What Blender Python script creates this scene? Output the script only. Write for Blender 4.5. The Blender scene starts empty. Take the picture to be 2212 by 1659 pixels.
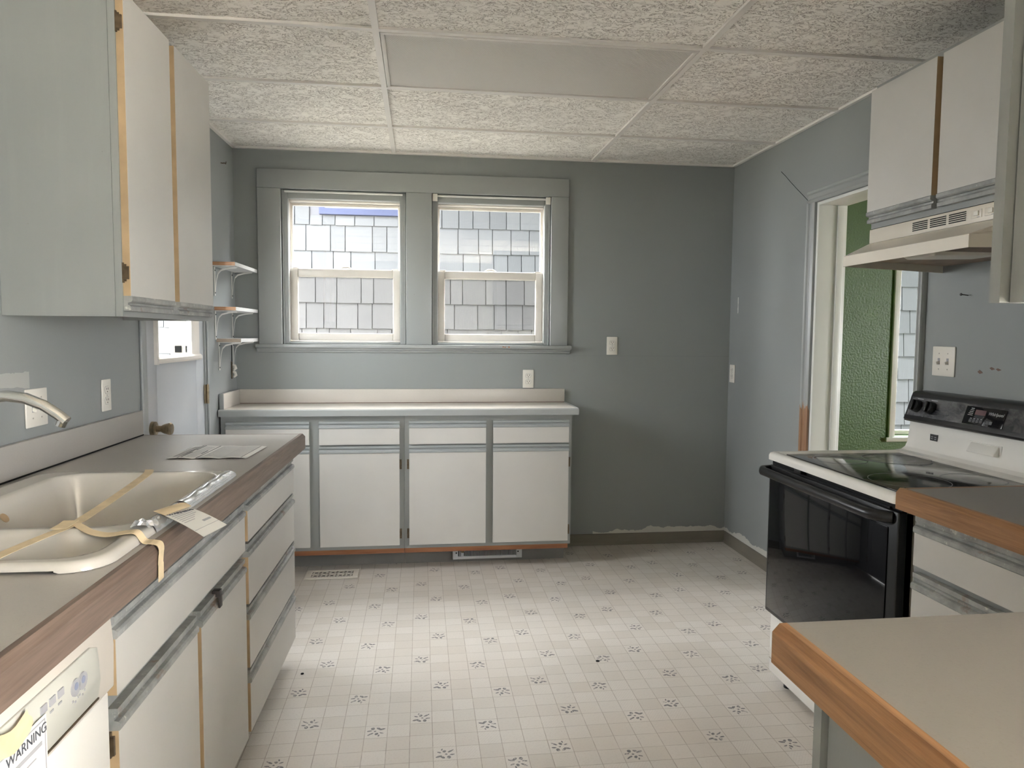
import bpy, bmesh, math, random
from mathutils import Vector, Matrix

random.seed(7)
scene = bpy.context.scene
COL = scene.collection

# ------------------------------------------------------------------ camera
FPX, YAW, PITCH, ROLL = 1550.0, 0.126618, 0.069491, 0.007861
CAM = Vector((0.0, -4.454562, 1.357589))
def cam_axes():
    cy, sy = math.cos(YAW), math.sin(YAW)
    f0 = Vector((sy, cy, 0)); r0 = Vector((cy, -sy, 0)); u0 = Vector((0, 0, 1))
    f = f0*math.cos(PITCH) - u0*math.sin(PITCH); u = u0*math.cos(PITCH) + f0*math.sin(PITCH)
    r = r0*math.cos(ROLL) + u*math.sin(ROLL); u2 = -r0*math.sin(ROLL) + u*math.cos(ROLL)
    return r, u2, f
r_, u_, f_ = cam_axes()
cd = bpy.data.cameras.new('camera'); cam = bpy.data.objects.new('camera', cd); COL.objects.link(cam)
cam.matrix_world = Matrix(((r_.x, u_.x, -f_.x, CAM.x), (r_.y, u_.y, -f_.y, CAM.y), (r_.z, u_.z, -f_.z, CAM.z), (0, 0, 0, 1)))
cd.sensor_fit = 'HORIZONTAL'; cd.sensor_width = 36.0; cd.lens = 36.0*FPX/2212.0
cd.clip_start = 0.02; cd.clip_end = 200
scene.camera = cam

# ------------------------------------------------------------------ sky and exposure
w = bpy.data.worlds.new('world'); scene.world = w; w.use_nodes = True
wn = w.node_tree.nodes['Background']
wn.inputs[0].default_value = (0.965, 0.98, 1.0, 1); wn.inputs[1].default_value = 5.0
sl_ = bpy.data.lights.new('sun', 'SUN'); sl_.energy = 34.0; sl_.angle = math.radians(3); sl_.color = (1.0, .96, .91)
sun = bpy.data.objects.new('sun', sl_); COL.objects.link(sun)
sun.rotation_euler = Vector((-.25, .60, -.76)).to_track_quat('-Z', 'Y').to_euler()      # high sun on the far side of the house
vs = scene.view_settings
scene.display_settings.display_device = 'sRGB'
vs.view_transform = 'Standard'; vs.look = 'None'; vs.gamma = 1.0; vs.use_curve_mapping = False
vs.exposure = 3.15
cy_ = scene.cycles
cy_.use_denoising = True
cy_.max_bounces = 12; cy_.diffuse_bounces = 7; cy_.glossy_bounces = 4; cy_.transparent_max_bounces = 12
cy_.caustics_reflective = False; cy_.caustics_refractive = False
cy_.sample_clamp_indirect = 6.0

def portal(x, y, z, sx, sz, aim):
    """sky portal at a window opening: guides sampling of the sky, gives no light of its own"""
    l = bpy.data.lights.new('window_portal', 'AREA'); l.shape = 'RECTANGLE'; l.size = sx; l.size_y = sz
    l.cycles.is_portal = True
    o = bpy.data.objects.new('window_portal', l); COL.objects.link(o)
    o.location = (x, y, z); o.rotation_euler = Vector(aim).to_track_quat('-Z', 'Y').to_euler()
portal(-0.455, 0.17, 1.745, 0.74, 0.92, (0, -1, 0))
portal(0.435, 0.17, 1.745, 0.74, 0.92, (0, -1, 0))
portal(3.80, 0.17, 1.37, 1.3, 1.4, (0, -1, 0))
portal(5.67, -3.95, 1.4, .7, 1.4, (-1, 0, 0))
portal(5.67, -2.6, 1.4, .7, 1.4, (-1, 0, 0))
portal(3.975, -6.67, 1.235, 3.45, 2.23, (0, 1, 0))
portal(-1.27, -0.99, 1.61, 0.43, 0.73, (1, 0, 0))

# ------------------------------------------------------------------ node helpers
class NT:
    def __init__(s, name, rough=0.5, spec=0.5, metal=0.0):
        s.m = bpy.data.materials.new(name); s.m.use_nodes = True
        s.t = s.m.node_tree; s.n = s.t.nodes; s.l = s.t.links
        s.b = s.n['Principled BSDF']; s.b.inputs['Roughness'].default_value = rough
        s.b.inputs['Specular IOR Level'].default_value = spec; s.b.inputs['Metallic'].default_value = metal
        s._co = None
    def new(s, typ, **kw):
        nd = s.n.new(typ)
        for k, v in kw.items(): setattr(nd, k, v)
        return nd
    def put(s, sock, v):
        if isinstance(v, bpy.types.NodeSocket): s.l.new(v, sock)
        elif isinstance(v, (tuple, list)) and sock.type == 'RGBA' and len(v) == 3: sock.default_value = (*v, 1)
        else: sock.default_value = v
    def co(s):
        if s._co is None: s._co = s.new('ShaderNodeTexCoord').outputs['Object']
        return s._co
    def scaled(s, sc, loc=(0, 0, 0), rot=(0, 0, 0)):
        mp = s.new('ShaderNodeMapping'); s.l.new(s.co(), mp.inputs[0])
        mp.inputs['Scale'].default_value = sc; mp.inputs['Location'].default_value = loc; mp.inputs['Rotation'].default_value = rot
        return mp.outputs[0]
    def noise(s, scale, detail=2, rough=0.5, vec=None, dist=0.0, out=0):
        nd = s.new('ShaderNodeTexNoise'); s.l.new(vec or s.co(), nd.inputs['Vector'])
        nd.inputs['Scale'].default_value = scale; nd.inputs['Detail'].default_value = detail
        nd.inputs['Roughness'].default_value = rough; nd.inputs['Distortion'].default_value = dist
        return nd.outputs[out]
    def math(s, op, a, b=0.0, c=None):
        nd = s.new('ShaderNodeMath', operation=op); s.put(nd.inputs[0], a); s.put(nd.inputs[1], b)
        if c is not None: s.put(nd.inputs[2], c)
        return nd.outputs[0]
    def ramp(s, v, lo, hi, a=0.0, b=1.0):
        nd = s.new('ShaderNodeMapRange'); s.put(nd.inputs[0], v)
        nd.inputs[1].default_value = lo; nd.inputs[2].default_value = hi; nd.inputs[3].default_value = a; nd.inputs[4].default_value = b
        return nd.outputs[0]
    def mix(s, f, a, b):
        nd = s.new('ShaderNodeMix', data_type='RGBA'); s.put(nd.inputs[0], f); s.put(nd.inputs[6], a); s.put(nd.inputs[7], b)
        return nd.outputs[2]
    def sep(s, vec=None):
        nd = s.new('ShaderNodeSeparateXYZ'); s.l.new(vec or s.co(), nd.inputs[0]); return nd.outputs
    def color(s, v): s.put(s.b.inputs['Base Color'], v); return s
    def bump(s, h, strength=0.3, dist=0.002):
        nd = s.new('ShaderNodeBump'); s.put(nd.inputs['Height'], h)
        nd.inputs['Strength'].default_value = strength; nd.inputs['Distance'].default_value = dist
        s.l.new(nd.outputs[0], s.b.inputs['Normal']); return s

def plain(name, c, rough=0.5, spec=0.5, metal=0.0, var=0.06, scale=6.0, bump=0.0, bscale=300):
    t = NT(name, rough, spec, metal)
    lo = tuple(x*(1-var) for x in c); hi = tuple(min(1, x*(1+var)) for x in c)
    t.color(t.mix(t.ramp(t.noise(scale, 4), .3, .7), lo, hi))
    if bump: t.bump(t.noise(bscale, 2), bump, .001)
    return t.m

M = {}
def paint(name, c, rough=0.42, patch=None):
    t = NT(name, rough, 0.4)
    base = t.mix(t.ramp(t.noise(1.3, 4), .3, .7), tuple(x*.96 for x in c), tuple(x*1.04 for x in c))
    sp = t.noise(38, 2, .5)                                          # small dings and nail holes
    base = t.mix(t.ramp(sp, .80, .815), base, (.09, .085, .08))
    if patch: base = patch(t, base)
    t.color(base); t.bump(t.noise(220, 3), .12, .002)
    return t.m
GREY = (.255, .270, .268)
def patch_back(t, base):                                             # bare strip left above the base moulding, seam in the wall board
    x, y, z = t.sep()
    nz = t.noise(9, 4, .6, t.scaled((1, 1, .15)))
    edge = t.math('ADD', .098, t.math('MULTIPLY', t.math('SUBTRACT', nz, .5), .07))
    step = t.ramp(t.noise(1.4, 1, .5, t.scaled((1, 0, 0))), .47, .5, .012, -.006)
    f = t.math('MULTIPLY', t.math('LESS_THAN', z, t.math('ADD', edge, step)), t.math('GREATER_THAN', x, 1.1))
    base = t.mix(f, base, (.56, .55, .51))
    s = t.math('LESS_THAN', t.math('ABSOLUTE', t.math('SUBTRACT', z, 1.224)), .0015)
    s = t.math('MULTIPLY', s, t.math('GREATER_THAN', x, .95))
    return t.mix(t.math('MULTIPLY', s, .45), base, (.2, .21, .21))
def patch_right(t, base):
    x, y, z = t.sep()
    nz = t.noise(6, 4, .6, t.scaled((1, 1, .15)))
    edge = t.math('ADD', .105, t.math('MULTIPLY', t.math('SUBTRACT', nz, .5), .12))
    edge = t.math('ADD', edge, t.ramp(y, -.9, 0, .02, -.01))
    f = t.math('LESS_THAN', z, edge)
    base = t.mix(f, base, (.56, .55, .51))
    # pale scrape
    a = t.math('LESS_THAN', t.math('ABSOLUTE', t.math('SUBTRACT', y, -.112)), t.math('MULTIPLY', t.noise(40, 2), .009))
    b = t.math('MULTIPLY', t.math('GREATER_THAN', z, 1.50), t.math('LESS_THAN', z, 1.60))
    return t.mix(t.math('MULTIPLY', a, b), base, (.7, .7, .66))
def patch_left(t, base):                                             # scraped pale patch behind the tap
    x, y, z = t.sep()
    nz = t.noise(14, 4, .7, t.scaled((1, .3, 1)))
    a = t.math('MULTIPLY', t.math('LESS_THAN', y, -2.19), t.math('LESS_THAN', t.math('ABSOLUTE', t.math('SUBTRACT', z, 1.215)), t.math('MULTIPLY', nz, .045)))
    return t.mix(t.math('MULTIPLY', a, .35), base, (.62, .60, .56))
M['wall_back'] = paint('wall_paint_back', GREY, .5, patch_back)
M['wall_left'] = paint('wall_paint_left', GREY, .4, patch_left)
M['wall_right'] = paint('wall_paint_right', GREY, .42, patch_right)
M['wall'] = paint('wall_paint', GREY, .45)
M['trim'] = paint('trim_paint_grey', (.305, .318, .313), .30)

def casing_mat():
    t = NT('casing_paint_worn', .28, .5)
    x, y, z = t.sep()
    base = t.mix(t.ramp(t.noise(3, 3), .3, .7), (.30, .315, .318), (.33, .343, .343))
    nz = t.noise(90, 3, .6, t.scaled((1, 1, .06)))
    e = t.math('ADD', .925, t.math('MULTIPLY', nz, .15))
    f = t.math('MULTIPLY', t.math('LESS_THAN', z, e), t.math('GREATER_THAN', z, .70))
    t.color(t.mix(f, base, t.mix(nz, (.16, .075, .04), (.40, .24, .14))))
    return t.m
M['casing'] = casing_mat()

def cab_paint():
    t = NT('cabinet_paint_grey', .38, .45)
    base = t.mix(t.ramp(t.noise(2.2, 4), .3, .7), (.245, .255, .25), (.275, .285, .278))
    streak = t.noise(30, 4, .6, t.scaled((1, 1, .08)))
    base = t.mix(t.ramp(streak, .5, .8, 0, .16), base, (.35, .36, .35))
    base = t.mix(t.ramp(t.noise(55, 2), .80, .82), base, (.16, .13, .1))
    t.color(base); t.bump(streak, .15, .002)
    return t.m
M['cab'] = cab_paint()

def laminate(name, c, rough, speck=True):
    t = NT(name, rough, .5)
    base = t.mix(t.ramp(t.noise(3, 4), .3, .7), tuple(x*.95 for x in c), tuple(min(1, x*1.04) for x in c))
    if speck:
        base = t.mix(t.ramp(t.noise(260, 2), .55, .75, 0, .35), base, tuple(x*.78 for x in c))
    base = t.mix(t.ramp(t.noise(24, 3, .6), .82, .85), base, (.25, .2, .16))
    t.color(base); t.bump(t.noise(420, 2), .05, .001)
    return t.m
M['counter'] = laminate('counter_laminate', (.37, .35, .325), .30)
M['counter_right_shaded'] = laminate('counter_laminate_shaded', (.215, .198, .178), .30)  # same laminate as the left, darkened to stand for the dimmer light here
M['counter_back'] = laminate('counter_laminate_cream', (.52, .485, .44), .30)
def door_white():
    t = NT('door_laminate_white', .36, .5)
    base = t.mix(t.ramp(t.noise(2.5, 4), .3, .7), (.475, .463, .44), (.525, .512, .488))
    streak = t.noise(26, 5, .65, t.scaled((1.0, 1.0, .05)))
    base = t.mix(t.ramp(streak, .66, .8, 0, .3), base, (.5, .48, .45))
    base = t.mix(t.ramp(t.noise(60, 2), .80, .82), base, (.3, .27, .24))
    t.color(base); return t.m
M['white'] = door_white()
M['tan'] = plain('door_edge_tan', (.40, .285, .165), .5, var=.12, scale=14)
M['cream_edge'] = plain('cabinet_underside_cream', (.60, .55, .45), .5)

def wood(name, c1, c2, rough, along, fine=1.0, dark=None):
    """along: axis of the grain 0/1/2"""
    t = NT(name, rough, .4)
    sc = [22.0*fine]*3; sc[along] = 1.1*fine
    n1 = t.noise(3.0, 6, .65, t.scaled(tuple(sc)), 0.6)
    sc2 = [160.0*fine]*3; sc2[along] = 5*fine
    n2 = t.noise(1.0, 3, .6, t.scaled(tuple(sc2)))
    base = t.mix(t.ramp(n1, .32, .68), c1, c2)
    base = t.mix(t.ramp(n2, .5, .75, 0, .55), base, tuple(x*.55 for x in c1))
    if dark: base = t.mix(t.ramp(t.noise(18, 4, .7), .6, .7, 0, .6), base, dark)
    t.color(base); t.bump(n2, .25, .001)
    return t.m
M['walnut'] = wood('edge_wood_walnut', (.12, .084, .065), (.20, .146, .117), .42, 1)
M['oak_y'] = wood('edge_wood_oak', (.22, .105, .045), (.40, .215, .10), .42, 1)
M['oak_x'] = wood('edge_wood_oak_x', (.22, .105, .045), (.40, .215, .10), .42, 0)
M['redwood'] = wood('plinth_wood_red', (.26, .10, .045), (.36, .16, .075), .5, 0)
M['endgrain_pale'] = wood('shelf_end_wood_pale', (.30, .24, .19), (.46, .39, .32), .5, 0, 2.0)
M['endgrain'] = wood('shelf_end_wood', (.28, .135, .065), (.46, .27, .15), .5, 0, 2.0)

def pull_mat():
    t = NT('pull_worn_grey_paint', .42, .4)
    base = t.mix(t.ramp(t.noise(12, 5, .6), .35, .65), (.20, .207, .203), (.35, .355, .345))
    wear = t.noise(35, 5, .75)
    base = t.mix(t.ramp(wear, .60, .68, 0, .7), base, (.56, .55, .51))
    brown = t.noise(9, 5, .7, t.scaled((1, 1, 1), (3, 1, 5)))
    base = t.mix(t.ramp(brown, .60, .70, 0, .75), base, (.19, .115, .075))
    t.color(base); t.bump(wear, .3, .002); return t.m
M['pull'] = pull_mat()
M['pull_clean'] = paint('pull_grey_paint', (.30, .32, .32), .35)
M['dark_wood'] = plain('bare_dark_wood', (.13, .075, .055), .6, var=.3, scale=20)
M['hinge'] = plain('hinge_bronze', (.13, .095, .06), .4, .5, .7, .4, 40)
M['brass'] = plain('brass_worn', (.26, .21, .14), .32, .5, .9, .3, 40)
M['chrome'] = plain('chrome', (.72, .71, .69), .12, .5, 1.0, .03)
M['enamel'] = plain('sink_enamel_bone', (.47, .445, .402), .13, .6, var=.03, scale=5)
M['film'] = plain('silver_film', (.82, .82, .83), .14, .8, .8, .06, 20, .05, 45)
M['tape'] = plain('masking_tape', (.62, .50, .33), .6, .3, var=.1, scale=30)
M['paper'] = plain('paper_white', (.66, .65, .62), .6, .3, var=.02)
M['ink'] = plain('print_ink', (.07, .075, .09), .6, .2)
M['ink_soft'] = plain('print_ink_grey', (.33, .33, .35), .6, .2)
M['ink_blue'] = plain('print_ink_blue', (.22, .25, .34), .6, .2)
M['plate'] = plain('wall_plate_ivory', (.70, .67, .61), .33, .5, var=.02)
M['slot'] = plain('slot_dark', (.008, .008, .008), .6, .2)
M['screw'] = plain('screw_head', (.42, .40, .37), .35, .5, .8)
M['appliance'] = plain('appliance_white', (.74, .725, .69), .22, .55, var=.04, scale=4)
M['dish_cream'] = plain('dishwasher_cream', (.60, .555, .50), .35, .5, var=.04, scale=6)
M['dish_panel'] = plain('dishwasher_panel', (.50, .50, .455), .3, .5, var=.03)
M['hood'] = plain('hood_almond', (.64, .59, .51), .30, .5, var=.04, scale=5)
M['hood_in'] = plain('hood_inside_grease', (.24, .17, .12), .5, .4, var=.3, scale=18)
M['filter'] = plain('hood_filter_mesh', (.14, .08, .05), .5, .4, .3, .5, 220)
M['lens_plastic'] = plain('hood_lamp_lens', (.62, .58, .52), .3, .5)
M['black'] = plain('black_plastic', (.009, .009, .010), .34, .4)
M['blackglass'] = plain('oven_glass_black', (.005, .005, .006), .04, .24, var=.2)
def cooktop_mat():
    t = NT('cooktop_black_glass', .09, .5)
    sm = t.noise(7, 6, .7, None, 1.5)
    t.color(t.mix(t.ramp(sm, .45, .7), (.012, .013, .013), (.055, .05, .045)))
    t.put(t.b.inputs['Roughness'], t.ramp(sm, .4, .7, .06, .22)); return t.m
M['cooktop'] = cooktop_mat()
def panel_black():
    t = NT('control_panel_dusty_black', .16, .5)
    sm = t.noise(9, 6, .75, t.scaled((1, 1, 1.5)), 1.0)
    t.color(t.mix(t.ramp(sm, .42, .72), (.02, .02, .023), (.12, .115, .115))); return t.m
M['panel_black'] = panel_black()
M['panel_print'] = plain('panel_print_grey', (.42, .42, .43), .5)
M['display_red'] = plain('display_dark_red', (.11, .05, .055), .3)
M['button'] = plain('panel_button_grey', (.07, .07, .075), .35)
M['steel'] = plain('range_side_grey', (.30, .27, .225), .35, .5, .3, .1, 10)
M['tbar'] = plain('grid_bar_white', (.74, .71, .68), .35, .5, var=.03)
M['toe'] = plain('toe_kick_grey_vinyl', (.17, .165, .155), .42, .5, var=.08)
M['base'] = plain('base_moulding_taupe', (.185, .165, .135), .42, .5, var=.06)
M['register'] = plain('register_cream', (.60, .555, .49), .4, .5, var=.05)
M['vent_white'] = plain('vent_white_paint', (.56, .575, .585), .4, .5, var=.05)
M['louver'] = plain('louver_dark_steel', (.10, .105, .11), .35, .5, .5)
M['vinyl_white'] = plain('window_vinyl_white', (.66, .62, .57), .32, .5, var=.04)
M['jamb_white'] = paint('jamb_paint_white', (.66, .67, .64), .32)
M['door_paint'] = paint('door_paint_white', (.42, .435, .455), .30)
M['shelf_white'] = plain('shelf_melamine_white', (.70, .70, .70), .35, .5, var=.02)
M['bracket'] = plain('bracket_white_metal', (.68, .67, .64), .3, .5)
M['concrete'] = plain('ground_gravel', (.17, .165, .14), .9, 0.0, var=.2, scale=12)
M['roof'] = plain('roof_felt', (.16, .15, .15), .9, 0.0)
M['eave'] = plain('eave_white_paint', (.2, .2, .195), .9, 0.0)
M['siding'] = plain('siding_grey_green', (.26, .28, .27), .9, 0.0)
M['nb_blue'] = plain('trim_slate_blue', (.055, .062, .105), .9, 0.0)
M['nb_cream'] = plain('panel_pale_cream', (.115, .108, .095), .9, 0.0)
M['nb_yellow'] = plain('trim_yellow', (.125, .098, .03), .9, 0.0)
M['nb_black'] = plain('vent_black_outdoor', (.004, .004, .004), .9, 0.0)
M['nb_under'] = plain('sheathing_dark', (.10, .10, .11), .9, 0.0)
M['nail'] = plain('nail_dark_iron', (.05, .045, .045), .5, .5, .6)
M['carpet'] = plain('carpet_pale', (.5, .46, .40), .9, .1, var=.1, scale=40)
M['din_floor'] = wood('wood_floor_dining', (.22, .11, .05), (.32, .18, .09), .35, 1)

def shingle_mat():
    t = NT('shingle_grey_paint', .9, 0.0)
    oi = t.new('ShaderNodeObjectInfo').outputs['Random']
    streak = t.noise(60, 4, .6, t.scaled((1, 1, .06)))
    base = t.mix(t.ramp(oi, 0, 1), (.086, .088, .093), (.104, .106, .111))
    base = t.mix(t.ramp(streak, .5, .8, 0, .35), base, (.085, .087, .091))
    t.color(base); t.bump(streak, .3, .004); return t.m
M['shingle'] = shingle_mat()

def green_mat():
    t = NT('green_orange_peel', .38, .45)
    t.color(t.mix(t.ramp(t.noise(2), .3, .7), (.058, .118, .030), (.065, .128, .035)))
    t.bump(t.noise(75, 3, .5), .55, .006); return t.m
M['green'] = green_mat()

def tile_mat():
    t = NT('ceiling_tile_fissured', .85, .15)
    d1 = t.noise(21, 3, .66, t.scaled((1, 1.8, 1)), 1.5)
    ridge = t.math('ABSOLUTE', t.math('SUBTRACT', d1, .5))
    worm = t.ramp(ridge, .004, .026, 1, 0)
    patchy = t.ramp(t.noise(9, 3), .34, .46)
    worm = t.math('MULTIPLY', worm, patchy)
    base = t.mix(t.ramp(t.noise(2, 3), .3, .7), (.90, .868, .825), (.93, .90, .86))
    base = t.mix(t.math('MULTIPLY', worm, .78), base, (.34, .29, .25))
    t.color(base); t.bump(t.math('MULTIPLY', worm, -1.0), .9, .004); return t.m
M['tile'] = tile_mat()
def prism_mat():
    t = NT('prismatic_lens', .3, .5)
    x, y, z = t.sep()
    a = t.math('SINE', t.math('MULTIPLY', x, 2*math.pi/.0085)); b = t.math('SINE', t.math('MULTIPLY', y, 2*math.pi/.0085))
    hgt = t.math('MULTIPLY', a, b)
    t.color(t.mix(t.ramp(hgt, -.6, .6), (.56, .53, .50), (.76, .72, .69))); t.bump(hgt, .4, .003); return t.m
M['lens'] = prism_mat()

def glass_mat(name, tint=(.97, .98, .98), refl=.06, dirt=0.0):
    m = bpy.data.materials.new(name); m.use_nodes = True; n = m.node_tree.nodes; l = m.node_tree.links
    n.remove(n['Principled BSDF']); out = n['Material Output']
    tr = n.new('ShaderNodeBsdfTransparent'); tr.inputs[0].default_value = (*tint, 1)
    gl = n.new('ShaderNodeBsdfGlossy'); gl.inputs['Roughness'].default_value = .02
    mx = n.new('ShaderNodeMixShader'); mx.inputs[0].default_value = refl
    l.new(tr.outputs[0], mx.inputs[1]); l.new(gl.outputs[0], mx.inputs[2])
    last = mx.outputs[0]
    if dirt:
        df = n.new('ShaderNodeBsdfDiffuse'); df.inputs[0].default_value = (.10, .10, .10, 1)
        m2 = n.new('ShaderNodeMixShader'); m2.inputs[0].default_value = dirt
        l.new(last, m2.inputs[1]); l.new(df.outputs[0], m2.inputs[2]); last = m2.outputs[0]
    l.new(last, out.inputs['Surface']); return m
M['glass'] = glass_mat('window_glass')
M['screen'] = glass_mat('insect_screen', (.97, .95, .93), 0.0, .15)

def vinyl_floor():
    t = NT('vinyl_sheet_floor', .34, .45)
    CELL = .0762
    p = t.scaled((1/CELL, 1/CELL, 1/CELL))
    rnd = t.new('ShaderNodeVectorMath', operation='FLOOR')
    add = t.new('ShaderNodeVectorMath', operation='ADD'); t.l.new(p, add.inputs[0]); add.inputs[1].default_value = (.5, .5, .5)
    t.l.new(add.outputs[0], rnd.inputs[0]); cell = rnd.outputs[0]
    sub = t.new('ShaderNodeVectorMath', operation='SUBTRACT'); t.l.new(p, sub.inputs[0]); t.l.new(cell, sub.inputs[1]); loc = sub.outputs[0]
    lx, ly, _ = t.sep(loc); ix, iy, _ = t.sep(cell)
    m12 = t.math('FLOORED_MODULO', ix, 12.0); m6 = t.math('FLOORED_MODULO', iy, 6.0)
    code = t.math('ADD', t.math('MULTIPLY', m12, 6.0), m6)          # which cell of the 12 x 6 repeat
    spots = [(1, -5), (6, -5), (4, -6), (9, -6), (0, -8), (7, -8), (3, -9), (10, -9)]
    masks = []
    for (a, b) in spots:
        masks.append(t.math('COMPARE', code, float((a % 12)*6 + (b % 6)), .3))
    tot = masks[0]
    for k in masks[1:]: tot = t.math('ADD', tot, k)
    flip = t.math('ADD', t.math('ADD', masks[1], masks[3]), t.math('ADD', masks[5], masks[7]))
    sgn = t.math('SUBTRACT', 1.0, t.math('MULTIPLY', flip, 2.0))
    vflip = t.math('ADD', t.math('ADD', masks[2], masks[3]), t.math('ADD', masks[6], masks[7]))
    vs_ = t.math('SUBTRACT', 1.0, t.math('MULTIPLY', vflip, 2.0))
    cmb = t.new('ShaderNodeCombineXYZ'); t.put(cmb.inputs[0], t.math('MULTIPLY', lx, sgn)); t.put(cmb.inputs[1], t.math('MULTIPLY', ly, vs_))
    motif = [(-.26, -.20, .13, .05, 20), (-.10, -.27, .10, .055, -40), (.16, -.28, .075, .09, 0), (.30, -.10, .10, .04, 10), (.22, .14, .11, .04, 35),
             (-.02, .16, .085, .06, 60), (-.24, .10, .09, .035, -25), (.05, -.05, .05, .04, 0), (.33, .22, .06, .03, 50), (-.12, .30, .07, .03, 80)]
    allm = None
    for (cx, cy, ra, rb, ang) in motif:
        mp = t.new('ShaderNodeMapping', vector_type='TEXTURE'); t.l.new(cmb.outputs[0], mp.inputs[0])
        mp.inputs['Location'].default_value = (cx, cy, 0); mp.inputs['Rotation'].default_value = (0, 0, math.radians(ang)); mp.inputs['Scale'].default_value = (ra*1.12, rb*1.2, 1)
        ln = t.new('ShaderNodeVectorMath', operation='LENGTH'); t.l.new(mp.outputs[0], ln.inputs[0])
        d = ln.outputs['Value']; allm = d if allm is None else t.math('MINIMUM', allm, d)
    fl = t.math('MULTIPLY', t.math('LESS_THAN', allm, 1.0), tot)
    fl = t.math('MULTIPLY', fl, t.ramp(t.noise(90, 2), .35, .5, .35, 1))
    edge = t.math('MAXIMUM', t.math('ABSOLUTE', lx), t.math('ABSOLUTE', ly))
    line = t.math('MULTIPLY', t.ramp(edge, .478, .494), t.ramp(t.noise(30, 3), .25, .55, .35, 1))
    wn_ = t.new('ShaderNodeTexWhiteNoise', noise_dimensions='3D'); t.l.new(cell, wn_.inputs['Vector'])
    base = t.mix(wn_.outputs['Value'], (.535, .495, .447), (.60, .565, .525))
    # printed stone texture: fine mottling, some tiles hatched on a slant
    base = t.mix(t.ramp(t.noise(140, 4, .7), .5, .72, 0, .4), base, (.43, .385, .34))
    hx = t.math('SINE', t.math('MULTIPLY', t.math('SUBTRACT', lx, t.math('MULTIPLY', ly, .7)), 48.0))
    hat = t.math('MULTIPLY', t.ramp(hx, .2, .9), t.math('GREATER_THAN', wn_.outputs['Value'], .8))
    base = t.mix(t.math('MULTIPLY', hat, .14), base, (.40, .35, .31))
    base = t.mix(t.ramp(t.noise(1.2, 3), .45, .75, 0, .35), base, (.52, .44, .37))
    base = t.mix(t.math('MULTIPLY', line, .75), base, (.22, .185, .145))
    base = t.mix(t.math('MULTIPLY', fl, .92), base, (.085, .08, .088))
    base = t.mix(t.ramp(t.noise(27, 3, .6), .80, .83, 0, .7), base, (.22, .17, .13))
    t.color(base); t.bump(t.math('ADD', t.math('MULTIPLY', line, -1.0), t.math('MULTIPLY', t.noise(200, 2), .3)), .25, .002)
    return t.m
M['vinyl'] = vinyl_floor()

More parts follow.
